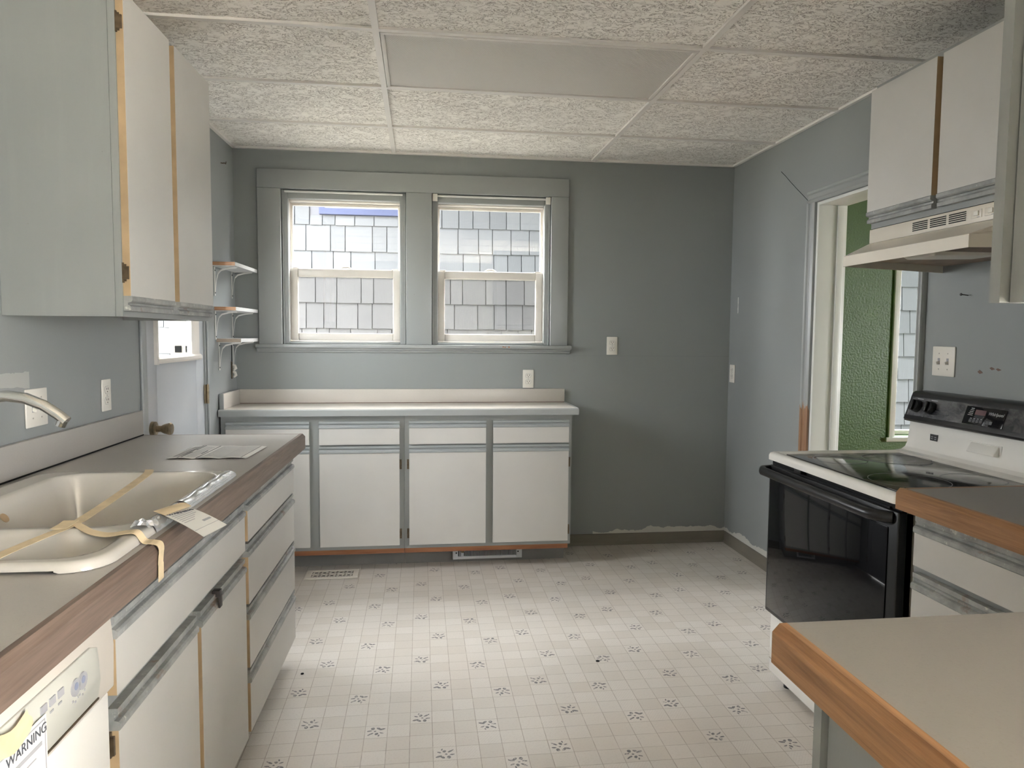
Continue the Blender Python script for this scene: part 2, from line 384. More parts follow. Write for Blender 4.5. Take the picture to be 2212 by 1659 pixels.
# ------------------------------------------------------------------ mesh helpers
class MB:
    def __init__(s): s.v = []; s.f = []; s.mi = []; s.cur = 0
    def face(s, idx): s.f.append(tuple(idx)); s.mi.append(s.cur)
    def hexa(s, p):
        b = len(s.v); s.v += [tuple(q) for q in p]
        for q in ((0, 3, 2, 1), (4, 5, 6, 7), (0, 1, 5, 4), (1, 2, 6, 5), (2, 3, 7, 6), (3, 0, 4, 7)): s.face([b+i for i in q])
        return s
    def box(s, x0, x1, y0, y1, z0, z1):
        return s.hexa([(x0, y0, z0), (x1, y0, z0), (x1, y1, z0), (x0, y1, z0), (x0, y0, z1), (x1, y0, z1), (x1, y1, z1), (x0, y1, z1)])
    def prism(s, pts, a, b, fn):
        """polygon pts (p,q) swept from a to b, fn(p,q,t)->xyz"""
        n = len(pts); i0 = len(s.v)
        s.v += [fn(p, q, a) for p, q in pts] + [fn(p, q, b) for p, q in pts]
        s.face([i0+i for i in range(n)]); s.face([i0+n+i for i in reversed(range(n))])
        for i in range(n):
            j = (i+1) % n; s.face([i0+i, i0+n+i, i0+n+j, i0+j])
        return s
    def tube(s, path, r, n=10, caps=True):
        path = [Vector(p) for p in path]; rs = r if isinstance(r, (list, tuple)) else [r]*len(path)
        i0 = len(s.v); prev = None
        for k, p in enumerate(path):
            d = (path[min(k+1, len(path)-1)] - path[max(k-1, 0)]).normalized()
            if prev is None:
                a = Vector((0, 0, 1)) if abs(d.z) < .9 else Vector((1, 0, 0)); e1 = d.cross(a).normalized()
            else: e1 = (prev - d*prev.dot(d)).normalized()
            prev = e1; e2 = d.cross(e1)
            for i in range(n):
                t = 2*math.pi*i/n; s.v.append(tuple(p + (e1*math.cos(t) + e2*math.sin(t))*rs[k]))
        for k in range(len(path)-1):
            for i in range(n):
                j = (i+1) % n; s.face([i0+k*n+i, i0+k*n+j, i0+(k+1)*n+j, i0+(k+1)*n+i])
        if caps:
            s.face([i0+i for i in reversed(range(n))]); s.face([i0+(len(path)-1)*n+i for i in range(n)])
        return s
    def disc(s, c, ax, r, h, n=20, r2=None):
        c = Vector(c); ax = Vector(ax).normalized()
        return s.tube([c, c+ax*h], [r, r if r2 is None else r2], n)
    def grid(s, fn, nu, nv):
        i0 = len(s.v)
        for j in range(nv+1):
            for i in range(nu+1): s.v.append(tuple(fn(i/nu, j/nv)))
        for j in range(nv):
            for i in range(nu):
                a = i0+j*(nu+1)+i; s.face([a, a+1, a+nu+2, a+nu+1])
        return s
    def strip(s, path, width_dir, wd, th):
        """ribbon of thickness th along path"""
        i0 = len(s.v); W = Vector(width_dir)
        pts = [Vector(p) for p in path]
        for k, p in enumerate(pts):
            wv = (W if not callable(width_dir) else width_dir(k)).normalized()*wd/2
            d = (pts[min(k+1, len(pts)-1)] - pts[max(k-1, 0)]).normalized(); nn = d.cross(wv).normalized()*th
            if nn.z < 0: nn = -nn
            s.v += [tuple(p-wv), tuple(p+wv), tuple(p+wv+nn), tuple(p-wv+nn)]
        for k in range(len(pts)-1):
            a = i0+4*k; b = a+4
            for i in range(4):
                j = (i+1) % 4; s.face([a+i, a+j, b+j, b+i])
        s.face([i0, i0+1, i0+2, i0+3]); e = i0+4*(len(pts)-1); s.face([e+3, e+2, e+1, e]); return s

BASE = {}
LANG = -math.asin(.022); LC, LS = math.cos(LANG), -math.sin(LANG)      # left wall leans a little off square
LO = Vector((-1.093, 0, 0))
def lw(u, v, z=0.0): return Vector((LO.x + u*LC + v*LS, -u*LS + v*LC, z))

def mesh_from(mb, base=(0, 0, 0), bevel=0.0, smooth=None, seg=2):
    me = bpy.data.meshes.new('mesh'); bx, by, bz = base
    me.from_pydata([(x-bx, y-by, z-bz) for x, y, z in mb.v], [], mb.f)
    me.polygons.foreach_set('material_index', mb.mi)
    bm = bmesh.new(); bm.from_mesh(me)
    bmesh.ops.recalc_face_normals(bm, faces=bm.faces)
    if bevel:
        ed = [e for e in bm.edges if len(e.link_faces) == 2 and e.calc_face_angle(0) > .5]
        bmesh.ops.bevel(bm, geom=ed, offset=bevel, segments=seg, profile=.5, affect='EDGES', clamp_overlap=True)
    bm.to_mesh(me); bm.free()
    if smooth is not None:
        me.polygons.foreach_set('use_smooth', [True]*len(me.polygons)); me.set_sharp_from_angle(angle=math.radians(smooth))
    elif bevel:
        me.polygons.foreach_set('use_smooth', [True]*len(me.polygons)); me.set_sharp_from_angle(angle=math.radians(50))
    me.update(); return me

def mats(me, mat):
    for m in (mat if isinstance(mat, (list, tuple)) else [mat]): me.materials.append(M[m])

def tag(o, label=None, cat=None, group=None, kind=None):
    if label: o['label'] = label
    if cat: o['category'] = cat
    if group: o['group'] = group
    if kind: o['kind'] = kind
    return o

def thing(name, label, cat, base=(0, 0, 0), frame='W', group=None, kind=None):
    o = bpy.data.objects.new(name, None); COL.objects.link(o); o.empty_display_size = .05
    if frame == 'L': o.location = lw(*base); o.rotation_euler = (0, 0, LANG)
    else: o.location = base
    BASE[o.name] = tuple(base); return tag(o, label, cat, group, kind)

def part(name, mb, mat, parent, bevel=0.0, smooth=None, label=None, kind=None, seg=2):
    me = mesh_from(mb, BASE[parent.name], bevel, smooth, seg); mats(me, mat)
    o = bpy.data.objects.new(name, me); COL.objects.link(o); o.parent = parent
    BASE[o.name] = BASE[parent.name]; return tag(o, label, None, None, kind)

def solo(name, mb, mat, label=None, cat=None, base=(0, 0, 0), frame='W', group=None, kind=None, bevel=0.0, smooth=None):
    me = mesh_from(mb, base, bevel, smooth); mats(me, mat)
    o = bpy.data.objects.new(name, me); COL.objects.link(o)
    if frame == 'L': o.location = lw(*base); o.rotation_euler = (0, 0, LANG)
    else: o.location = base
    BASE[o.name] = tuple(base); return tag(o, label, cat, group, kind)

def piece(name, me, parent, loc, rot=(0, 0, 0), scale=(1, 1, 1)):
    """small piece sharing mesh data; loc is in the parent's frame coordinates"""
    o = bpy.data.objects.new(name, me); COL.objects.link(o); o.parent = parent
    b = BASE[parent.name]; o.location = (loc[0]-b[0], loc[1]-b[1], loc[2]-b[2]); o.rotation_euler = rot; o.scale = scale
    BASE[o.name] = tuple(loc); return o

def text_part(name, body, size, mat, parent, origin, ux, uz, shear=0.0, ext=.0004, align='LEFT'):
    """flat lettering; origin in the parent's frame, ux reading direction, uz up direction"""
    cu = bpy.data.curves.new('lettering', 'FONT'); cu.body = body; cu.size = size; cu.extrude = ext; cu.shear = shear; cu.align_x = align
    ob = bpy.data.objects.new('tmp', cu); COL.objects.link(ob)
    dg = bpy.context.evaluated_depsgraph_get(); me = bpy.data.meshes.new_from_object(ob.evaluated_get(dg))
    bpy.data.objects.remove(ob)
    me.materials.clear(); me.materials.append(M[mat])
    o = bpy.data.objects.new(name, me); COL.objects.link(o); o.parent = parent
    ux = Vector(ux).normalized(); uz = Vector(uz).normalized(); n = ux.cross(uz)
    b = Vector(BASE[parent.name])
    p = Vector(origin) - b
    o.matrix_local = Matrix(((ux.x, uz.x, n.x, p.x), (ux.y, uz.y, n.y, p.y), (ux.z, uz.z, n.z, p.z), (0, 0, 0, 1)))
    return o

# ------------------------------------------------------------------ the setting
ZC = 2.4315; XR = 1.989
solo('floor', MB().box(-1.5, 2.14, -6.6, .12, -.1, 0), 'vinyl', kind='structure')

def wall_with_holes(a0, a1, z0, z1, holes, fn, d0, d1):
    """slab in (a,z) with rectangular holes; fn(a,d,z)->xyz"""
    mb = MB(); xs = sorted({a0, a1, *[h[0] for h in holes], *[h[1] for h in holes]})
    for i in range(len(xs)-1):
        A, B = xs[i], xs[i+1]; cut = sorted([(h[2], h[3]) for h in holes if h[0] <= A+1e-6 and h[1] >= B-1e-6])
        z = z0
        for (c0, c1) in cut + [(z1, z1)]:
            if c0 > z+1e-6:
                mb.hexa([fn(A, d0, z), fn(B, d0, z), fn(B, d1, z), fn(A, d1, z), fn(A, d0, c0), fn(B, d0, c0), fn(B, d1, c0), fn(A, d1, c0)])
            z = max(z, c1)
    return mb
fy = lambda a, d, z: (a, d, z)
fx = lambda a, d, z: (d, a, z)
OPEN = [(-.822, -.089, 1.287, 2.205), (.067, .803, 1.287, 2.205)]
solo('wall_back', wall_with_holes(-1.25, XR+.001, 0, 2.6, OPEN, fy, 0, .15), 'wall_back', kind='structure')
solo('wall_left', wall_with_holes(-6.6, .0, 0, 2.6, [(-1.345, -.565, 0, 2.04)], fx, -.15, 0), 'wall_left', frame='L', kind='structure')
DW = (-1.785, -.993, 0, 2.035)
wr = solo('wall_right', wall_with_holes(-4.55, 0, 0, 2.6, [DW], fx, XR, XR+.15), 'wall_right', kind='structure')
solo('wall_rear', wall_with_holes(-1.5, 6.1, 0, 2.6, [(2.25, 5.7, .12, 2.35)], fy, -6.75, -6.6), 'wall', kind='structure')
# crack in the plaster running off the doorway corner
cr = MB()
cpts = [(-.612, 2.271), (-.66, 2.238), (-.72, 2.192), (-.80, 2.134), (-.88, 2.078), (-.936, 2.036)]
for (p, q), (p2, q2) in zip(cpts, cpts[1:]):
    w_ = .0028
    cr.hexa([(XR-.0006, p, q-w_), (XR-.0006, p2, q2-w_), (XR, p2, q2-w_), (XR, p, q-w_), (XR-.0006, p, q+w_*.4), (XR-.0006, p2, q2+w_*.4), (XR, p2, q2+w_*.4), (XR, p, q+w_*.4)])
part('plaster_crack', cr, 'slot', wr)

# ceiling: slab, hung grid bars, each tile a piece
ceil = solo('ceiling', MB().box(-1.5, XR+.151, -6.75, .15, 2.50, 2.60), 'tbar', kind='structure')
GX, GY, TX, TY = -.15874, -.56306, 1.2192, .6096
bw = .012
for k in range(-1, 3):
    x = GX + k*TX
    if -1.2 < x < XR: part('grid_bar', MB().box(x-bw, x+bw, -6.4, 0, ZC-.001, ZC+.03), 'tbar', ceil)
ys = [GY - j*TY for j in range(0, 10)]
for y in ys: part('grid_bar', MB().box(-1.26, XR, y-bw, y+bw, ZC-.0005, ZC+.028), 'tbar', ceil)
wm = MB(); wm.box(-1.1, XR, -.02, 0, ZC-.002, ZC+.03); part('wall_angle', wm, 'tbar', ceil)
wm = MB(); wm.box(XR-.02, XR, -6.4, 0, ZC-.002, ZC+.03); part('wall_angle', wm, 'tbar', ceil)
wm = MB(); wm.hexa([(*lw(0, -6.4).xy, ZC-.002), (*lw(.02, -6.4).xy, ZC-.002), (*lw(.02, 0).xy, ZC-.002), (*lw(0, 0).xy, ZC-.002), (*lw(0, -6.4).xy, ZC+.03), (*lw(.02, -6.4).xy, ZC+.03), (*lw(.02, 0).xy, ZC+.03), (*lw(0, 0).xy, ZC+.03)]); part('wall_angle', wm, 'tbar', ceil)
LIGHT = (0, 1)                                                        # grid cell of the lamp
edges_y = [0.0] + ys + [-6.4]
cols = [(-1.24, GX), (GX, GX+TX), (GX+TX, XR)]
tile_cache = {}
for ci, (xa, xb) in enumerate(cols):
    for ri in range(len(edges_y)-1):
        ya, yb = edges_y[ri+1], edges_y[ri]
        if ci == 1 and ri == 2: continue                              # the lamp sits here
        key = (round(xb-xa, 3), round(yb-ya, 3))
        if key not in tile_cache:
            sx, sy = key; g = .006
            me = mesh_from(MB().box(-sx/2+g, sx/2-g, -sy/2+g, sy/2-g, 0, .016)); me.materials.append(M['tile']); tile_cache[key] = me
        piece('ceiling_tile', tile_cache[key], ceil, ((xa+xb)/2, (ya+yb)/2, ZC+.009))
# ceiling lamp (switched off)
lx0, lx1, ly0, ly1 = GX+bw+.002, GX+TX-bw-.002, GY-2*TY+bw+.002, GY-TY-bw-.002
lamp = thing('ceiling_light', 'recessed ceiling light panel with ribbed plastic diffuser, switched off', 'ceiling light', ((lx0+lx1)/2, (ly0+ly1)/2, ZC))
fr = MB()
for (a, b, c, d) in ((lx0, lx1, ly0, ly0+.016), (lx0, lx1, ly1-.016, ly1), (lx0, lx0+.016, ly0+.016, ly1-.016), (lx1-.016, lx1, ly0+.016, ly1-.016)):
    fr.box(a, b, c, d, ZC-.003, ZC+.012)
part('frame', fr, 'tbar', lamp, .002)
part('diffuser', MB().box(lx0+.017, lx1-.017, ly0+.017, ly1-.017, ZC+.002, ZC+.006), 'lens', lamp)
part('housing', MB().box(lx0+.005, lx1-.005, ly0+.005, ly1-.005, ZC+.013, ZC+.06), 'tbar', lamp)
for xx in (lx0+.30, lx0+.95): part('latch', MB().box(xx, xx+.012, ly0+.004, ly0+.02, ZC-.006, ZC-.0032), 'plate', lamp)

# base mouldings
prof = [(0, 0), (.014, 0), (.009, .012), (.006, .02), (.006, .07), (.003, .074), (0, .074)]
solo('baseboard_back', MB().prism(prof, .89, XR-.001, lambda p, q, t: (t, -p, q)), 'base', kind='structure')
solo('baseboard_right', MB().prism(prof, -.930, -.0145, lambda p, q, t: (XR-p, t, q)), 'base', kind='structure')

# ------------------------------------------------------------------ kitchen windows
tr = thing('trim_1', None, None, (0, 0, 1.287), kind='structure')
CT, CB = 2.316, 1.287
part('casing_head', MB().box(-.955, .913, -.022, 0, 2.205, CT), 'trim', tr, .003)
part('casing_side', MB().box(-.955, -.822, -.020, 0, CB, 2.205), 'trim', tr, .003)
part('casing_side', MB().box(.803, .913, -.020, 0, CB, 2.205), 'trim', tr, .003)
part('casing_middle', MB().box(-.089, .067, -.020, 0, CB, 2.205), 'trim', tr, .003)
sl = MB().prism([(0.02, 0), (-.045, 0), (-.048, -.006), (-.048, -.020), (-.036, -.024), (0.02, -.024)], -.972, .935, lambda p, q, t: (t, p, CB+q))
part('stool', sl, 'trim', tr, .002)
part('apron', MB().prism([(0, -.024), (-.030, -.024), (-.028, -.032), (-.018, -.040), (-.016, -.046), (0, -.050)], -.968, .93, lambda p, q, t: (t, p, CB+q)), 'trim', tr)

ch = MB()
for k in range(4): ch.box(.500+.012*k, .509+.012*k, -.0490, -.0479, CB-.012-.002*(k % 2), CB-.006-.003*(k % 3))
part('paint_chip', ch, 'redwood', tr, label='bare wood chip in the sill paint', kind='stuff')
for (yy, zz, hh) in ((-2.118, 1.232, .010), (-2.172, 1.248, .007), (-2.200, 1.246, .006)):
    part('paint_chip', MB().prism([(-.012, 0), (.002, -.004), (.013, .003), (.004, hh), (-.006, hh*.5)], XR-.0008, XR-.0001, lambda p, q, t, yy=yy, zz=zz: (t, yy+p, zz+q)), 'dark_wood', wr)

def frame_rect(mb, x0, x1, z0, z1, wl, wr_, wb, wt, y0, y1):
    mb.box(x0, x0+wl, y0, y1, z0, z1); mb.box(x1-wr_, x1, y0, y1, z0, z1)
    mb.box(x0+wl, x1-wr_, y0, y1, z0, z0+wb); mb.box(x0+wl, x1-wr_, y0, y1, z1-wt, z1); return mb
for i, (x0, x1, z0, z1) in enumerate(OPEN):
    wi = thing('window_%d' % (i+1), None, None, ((x0+x1)/2, .08, z0), kind='structure')
    g = .001
    part('stop_frame', frame_rect(MB(), x0+g, x1-g, z0+g, z1-g, .036, .036, .014, .050, .012, .060), 'trim', wi, .003)
    part('outer_frame', frame_rect(MB(), x0+g, x1-g, z0+g, z1-g, .032, .032, .02, .058, .062, .149), 'vinyl_white', wi, .003)
    for s in (x0+.0045, x1-.0125): part('shade_track', MB().box(s, s+.008, .003, .011, z0+.002, z1-.002), 'trim', wi)
    zm = z0 + .455
    up = part('upper_sash', frame_rect(MB(), x0+.036, x1-.036, zm-.03, z1-.062, .014, .014, .030, .016, .100, .125), 'vinyl_white', wi, .003)
    part('pane', MB().box(x0+.05, x1-.05, .111, .114, zm, z1-.078), 'glass', up)
    lo = part('lower_sash', frame_rect(MB(), x0+.036, x1-.036, z0+.022, zm+.004, .046, .046, .046, .050, .066, .096), 'vinyl_white', wi, .006)
    part('pane', MB().box(x0+.082, x1-.082, .080, .083, z0+.068, zm-.046), 'glass', lo)
    xm = (x0+x1)/2
    lk = part('sash_lock', MB().tube([(xm-.035, .085, zm+.004), (xm-.015, .080, zm+.016), (xm+.015, .080, zm+.016), (xm+.035, .085, zm+.004)], .006, 8), 'vinyl_white', lo, smooth=60)
    for s in (x0+.07, x1-.07): part('tilt_latch', MB().box(s-.018, s+.018, .070, .092, zm+.004, zm+.010), 'vinyl_white', lo, .002)
    part('insect_screen', MB().box(x0+.05, x1-.05, .128, .1285, z0+.022, zm-.031), 'screen', wi)
    rd = part('shade_rod', MB().tube([(x0+.02, -.006+.012, z1-.012), (x1-.02, .006, z1-.012)], .007, 8), 'bracket', wi, smooth=60)
    if i == 1:
        for s in (x0+.004, x1-.034): part('shade_bracket', MB().box(s, s+.03, -.010, .0025, z1-.045, z1-.002), 'plate', wi, .002)

# ------------------------------------------------------------------ left door with small window
dr = thing('door_1', None, None, (-.05, -.95, 0), 'L', kind='structure')
D0, D1, DZ = -1.332, -.578, 2.03
gl0, gl1, gz0, gz1 = -1.205, -.775, 1.246, 1.975
part('door_slab', wall_with_holes(D0, D1, .012, DZ, [(gl0, -.690, gz0, gz1)], fx, -.050, -.008), 'door_paint', dr, .002)
part('pane', MB().box(-.016, -.012, gl0, -.690, gz0, gz1), 'glass', dr)
mo = MB(); mp_ = [(0, 0), (.016, .002), (.020, .010), (.020, .022), (.012, .030), (0, .032)]
mo.prism(mp_, gl0-.022, -.660, lambda p, q, t: (-.008+p, t, gz0-.030+q))
part('glass_bead', mo, 'vinyl_white', dr)
part('glass_bead', MB().prism([(0, 0), (.014, 0), (.016, .012), (.008, .026), (0, .026)], gz0-.032, gz1+.02, lambda p, q, t: (-.008+p, gl0+q-.024, t)), 'vinyl_white', dr)
part('glass_bead', MB().prism([(0, 0), (.004, 0), (.007, .03), (.014, .06), (.014, .085), (.006, .096), (0, .096)], gz0, gz1+.02, lambda p, q, t: (-.0078+p, gl1+.008+q, t)), 'vinyl_white', dr)
part('glass_bead', MB().box(-.008, .006, gl0, gl1, gz1-.004, gz1+.03), 'vinyl_white', dr)
kn = part('door_knob', MB().tube([(-.008, D0+.06, .945), (.008, D0+.06, .945), (.010, D0+.06, .945), (.03, D0+.06, .945), (.034, D0+.06, .945), (.044, D0+.06, .945), (.068, D0+.06, .945), (.074, D0+.06, .945)],
                                   [.032, .031, .014, .013, .016, .021, .027, .022], 20), 'brass', dr, smooth=40, label='worn brass door knob')
for hz in (.25, 1.035, 1.80):
    hg = MB(); hg.tube([(.006, D1+.012, hz-.05), (.006, D1+.012, hz+.05)], .007, 10); hg.box(-.006, .001, D1-.010, D1+.010, hz-.048, hz+.048); hg.box(-.006, .001, D1+.013, D1+.04, hz-.048, hz+.048)
    for q in (-.03, -.01, .01, .03): hg.tube([(.006, D1+.012, hz+q-.001), (.006, D1+.012, hz+q+.001)], .0085, 10)
    part('door_hinge', hg, 'brass', dr)
dt = thing('trim_2', None, None, (0, -.95, 0), 'L', kind='structure')
part('jamb', MB().box(-.15, .0, -1.345, -1.335, 0, 2.04), 'trim', dt); part('jamb', MB().box(-.050, 0, -.575, -.565, 0, 2.04), 'trim', dt); part('outer_jamb', MB().box(-.172, -.0505, -.577, -.565, 0, 2.04), 'nb_cream', dt, label='pale cream outer door jamb')
part('weather_strip', MB().box(-.083, -.064, -.581, -.5772, .02, 2.03), 'nb_yellow', dt, label='yellow foam weather strip')
for (p, q) in ((-.147, -.116), (-.094, -.0635)): part('strike_plate', MB().box(p, q, -.5835, -.5775, 1.250, 1.284), 'nb_black', dt); part('jamb', MB().box(-.15, 0, -1.335, -.575, 2.031, 2.04), 'trim', dt)
part('casing', MB().box(.0, .012, -1.402, -1.352, 0, 2.09), 'trim', dt, .004)
part('casing', MB().box(.0, .010, -.560, -.545, 0, 2.09), 'trim', dt, .003)
part('casing', MB().box(.0, .012, -1.40, -.545, 2.041, 2.09), 'trim', dt, .003)

# ------------------------------------------------------------------ doorway to the green room
tw = thing('trim_3', None, None, (XR, -1.39, 0), kind='structure')
cp = [(0, 0), (.010, 0), (.014, .006), (.018, .012), (.014, .020), (.012, .040), (.020, .046), (.022, .056), (.016, .060), (0, .060)]
part('casing', MB().prism(cp, 0, 2.035, lambda p, q, t: (XR-p, -.990+q, t)), 'casing', tw)
part('casing', MB().prism(cp, 0, 2.035, lambda p, q, t: (XR-p, -1.788-q*.6, t)), 'trim', tw)
part('casing', MB().prism(cp, -1.826, -.930, lambda p, q, t: (XR-p, t, 2.036+q)), 'trim', tw)
part('jamb', MB().box(XR+.001, XR+.155, -1.012, -.9935, 0, 2.034), 'jamb_white', tw, .002)
part('jamb', MB().box(XR+.001, XR+.155, -1.784, -1.766, 0, 2.034), 'jamb_white', tw, .002)
part('jamb', MB().box(XR+.001, XR+.155, -1.766, -1.012, 2.018, 2.034), 'jamb_white', tw, .002)
part('door_stop', MB().box(XR+.10, XR+.135, -1.024, -1.013, 0, 2.017), 'jamb_white', tw, .003)

# room beyond
solo('wall_green', wall_with_holes(XR+.151, 5.75, 0, 2.6, [(3.165, 4.45, .69, 2.06)], fy, 0, .15), 'green', kind='structure')
solo('wall_beyond_side', wall_with_holes(-4.4, 0, 0, 2.6, [(-4.3, -3.6, .7, 2.1), (-2.95, -2.25, .7, 2.1)], fx, 5.6, 5.75), 'green', kind='structure')
solo('wall_beyond_near', MB().box(XR+.15, 5.959, -4.55, -4.4, 0, 2.6), 'green', kind='structure')
solo('wall_beyond_shared', wall_with_holes(-4.4, -.0, 0, 2.6, [DW], fx, XR+.1502, XR+.156), 'green', kind='structure')
solo('floor_beyond', MB().box(XR+.15, 5.75, -4.4, .1, -.1, 0), 'din_floor', kind='structure')
solo('ceiling_beyond', MB().box(XR+.15, 5.75, -4.5, .15, 2.5, 2.6), 'tbar', kind='structure')
w3 = thing('window_3', None, None, (3.8, .05, .69), kind='structure')
part('casing', frame_rect(MB(), 3.125, 4.49, .655, 2.10, .042, .042, .036, .042, -.018, -.0005), 'jamb_white', w3, .003)
part('stool', MB().box(3.10, 4.52, -.03, -.0185, .655, .685), 'jamb_white', w3, .003)
s3 = part('sash', frame_rect(MB(), 3.167, 4.449, .692, 2.058, .012, .03, .03, .03, .05, .09), 'vinyl_white', w3, .003)
part('meeting_rail', MB().box(3.2, 4.42, .052, .088, 1.86, 1.90), 'vinyl_white', s3, .003)
part('pane', MB().box(3.18, 4.42, .068, .071, .72, 2.03), 'glass', s3)
for n_w, (a, b) in ((4, (-4.3, -3.6)), (6, (-2.95, -2.25))):
    w4 = thing('window_%d' % n_w, None, None, (5.65, (a+b)/2, .7), kind='structure')
    f4 = MB()
    for (p, q, c, d) in ((a, a+.04, .7, 2.1), (b-.04, b, .7, 2.1), (a+.04, b-.04, .7, .74), (a+.04, b-.04, 2.06, 2.1)): f4.box(5.64, 5.69, p, q, c, d)
    part('frame', f4, 'vinyl_white', w4)
w5 = thing('window_5', None, None, (3.9, -6.67, .12), kind='structure')  # unseen room and wide window added to light the kitchen from behind
f5 = frame_rect(MB(), 2.251, 5.699, .121, 2.349, .05, .05, .05, .05, -6.7, -6.65); f5.box(3.95, 4.0, -6.7, -6.65, .171, 2.299)
part('frame', f5, 'vinyl_white', w5)
solo('floor_living', MB().box(2.141, 6.1, -6.6, -4.401, -.1, 0), 'carpet', kind='structure')  # pale carpet chosen to bounce sun up to the ceiling
solo('ceiling_living', MB().box(2.141, 6.1, -6.75, -4.5, 2.5, 2.6), 'tbar', kind='structure')
solo('wall_living_side', MB().box(5.96, 6.1, -6.6, -4.4, 0, 2.6), 'wall', kind='structure')

# outside: ground, roof over this house, neighbour
solo('ground_outside', MB().box(-14, 18, -20, 16, -.6, -.45), 'concrete', kind='structure')
solo('roof_outside', MB().box(-1.5, 6.15, -6.8, .2, 2.62, 2.75), 'roof', kind='structure')
# upper storey and roof added out of view to keep the side yard in shade
us = wall_with_holes(-1.24, 5.75, 2.76, 6.6, [], fy, -.05, .15)
for (a, b, c, d) in ((-1.24, -1.1, -6.5, -.05), (5.6, 5.75, -6.5, -.05), (-1.24, 5.75, -6.65, -6.5)): us.box(a, b, c, d, 2.76, 6.6)
solo('added_upper_storey', us, 'siding', kind='structure')
solo('added_upper_roof', MB().prism([(-7.1, 6.55), (-3.25, 8.4), (.6, 6.55), (.6, 6.65), (-3.25, 8.55), (-7.1, 6.65)], -1.6, 6.1, lambda p, q, t: (t, p, q)), 'roof', kind='structure')
solo('foundation', MB().box(-1.24, 5.75, -6.5, .13, -.45, -.101), 'concrete', kind='structure')

hx = MB()  # tall thin wall added out of view to shade the neighbour's shingles
hx.box(6.2, 10.8, -.40, .15, -.45, 6.6); hx.box(5.76, 6.2, -.40, .15, 2.76, 6.6)
solo('added_shade_wall', hx, 'siding', kind='structure')
NY = 3.3; EX = .2685; Z00 = 1.403 - 6*EX
nb = thing('neighbour_house', 'neighbouring house wall of pale grey shingles seen through the windows', 'house', (0, NY+.2, -.45))
part('sheathing', MB().box(-6.5, 9.5, NY+.03, NY+4, -.45, 3.62), 'nb_under', nb)
part('roof', MB().prism([(-.95, 3.50), (2.3, 6.5), (5, 3.58), (5, 3.46), (2.3, 6.35), (-.95, 3.38)], -6.9, 9.9, lambda p, q, t: (t, NY+p, q)), 'roof', nb)  # unseen roof, ridge raised to cut sky light on the floor
part('soffit', MB().box(-6.9, 9.9, NY-.93, NY+.03, 3.36, 3.375), 'eave', nb)  # unseen eave drawn deep to shade the shingles below
NW = (-1.045, -.10, 2.585, 3.32)                                     # neighbour's window
shc = {}
rest = MB()
for row in range(0, 16):
    z0 = Z00 + row*EX
    if z0 > 3.4: break
    x = -6.4 + random.random()*.15
    while x < 9.4:
        wd = random.choice([.13, .15, .18, .20, .22, .25, .28])
        x2 = x + wd; g = .004
        zt = z0 + EX + .03
        blocked = (x2 > NW[0]-.04 and x < NW[1]+.04 and z0+EX > NW[2] and z0 < NW[3])
        cutrow = blocked and z0 < NW[2]-.05 and x > NW[0]-.3 and x2 < NW[1]+.3       # courses cut short under the sill
        if not blocked or cutrow:
            seen = (.9 < z0 < 2.7) and ((-1.75 < x < 2.15) or (4.9 < x < 6.6) or (-3.0 < x < -2.4))
            if seen:
                if wd not in shc:
                    m_ = MB(); hw = wd/2 - g
                    m_.hexa([(-hw, -.020, 0), (hw, -.020, 0), (hw, .0, 0), (-hw, .0, 0), (-hw, .004, EX+.03), (hw, .004, EX+.03), (hw, .010, EX+.03), (-hw, .010, EX+.03)])
                    me = mesh_from(m_); me.materials.append(M['shingle']); shc[wd] = me
                piece('shingle', shc[wd], nb, ((x+x2)/2, NY+.018+random.uniform(-.002, .002), z0+random.uniform(-.003, .003)), scale=(1, 1, (NW[2]-.006-z0)/(EX+.03) if cutrow else 1))
            else:
                rest.hexa([(x+g, NY-.002, z0), (x2-g, NY-.002, z0), (x2-g, NY+.018, z0), (x+g, NY+.018, z0), (x+g, NY+.022, zt), (x2-g, NY+.022, zt), (x2-g, NY+.028, zt), (x+g, NY+.028, zt)])
        x = x2
part('shingles_beyond', rest, 'shingle', nb, kind='stuff')
nw = part('window', frame_rect(MB(), *NW, .05, .05, .062, .05, NY-.03, NY+.029), 'nb_blue', nb, label='slate blue window trim')
part('sash', frame_rect(MB(), NW[0]+.05, NW[1]-.05, NW[2]+.062, NW[3]-.05, .05, .05, .05, .05, NY-.012, NY+.02), 'eave', nw)
part('pane', MB().box(NW[0]+.1, NW[1]-.1, NY-.002, NY+.006, NW[2]+.11, NW[3]-.1), 'eave', nw)
part('sash_line', MB().box(NW[0]+.30, NW[1]-.12, NY-.006, NY-.003, NW[2]+.135, NW[2]+.143), 'ink_soft', nw)

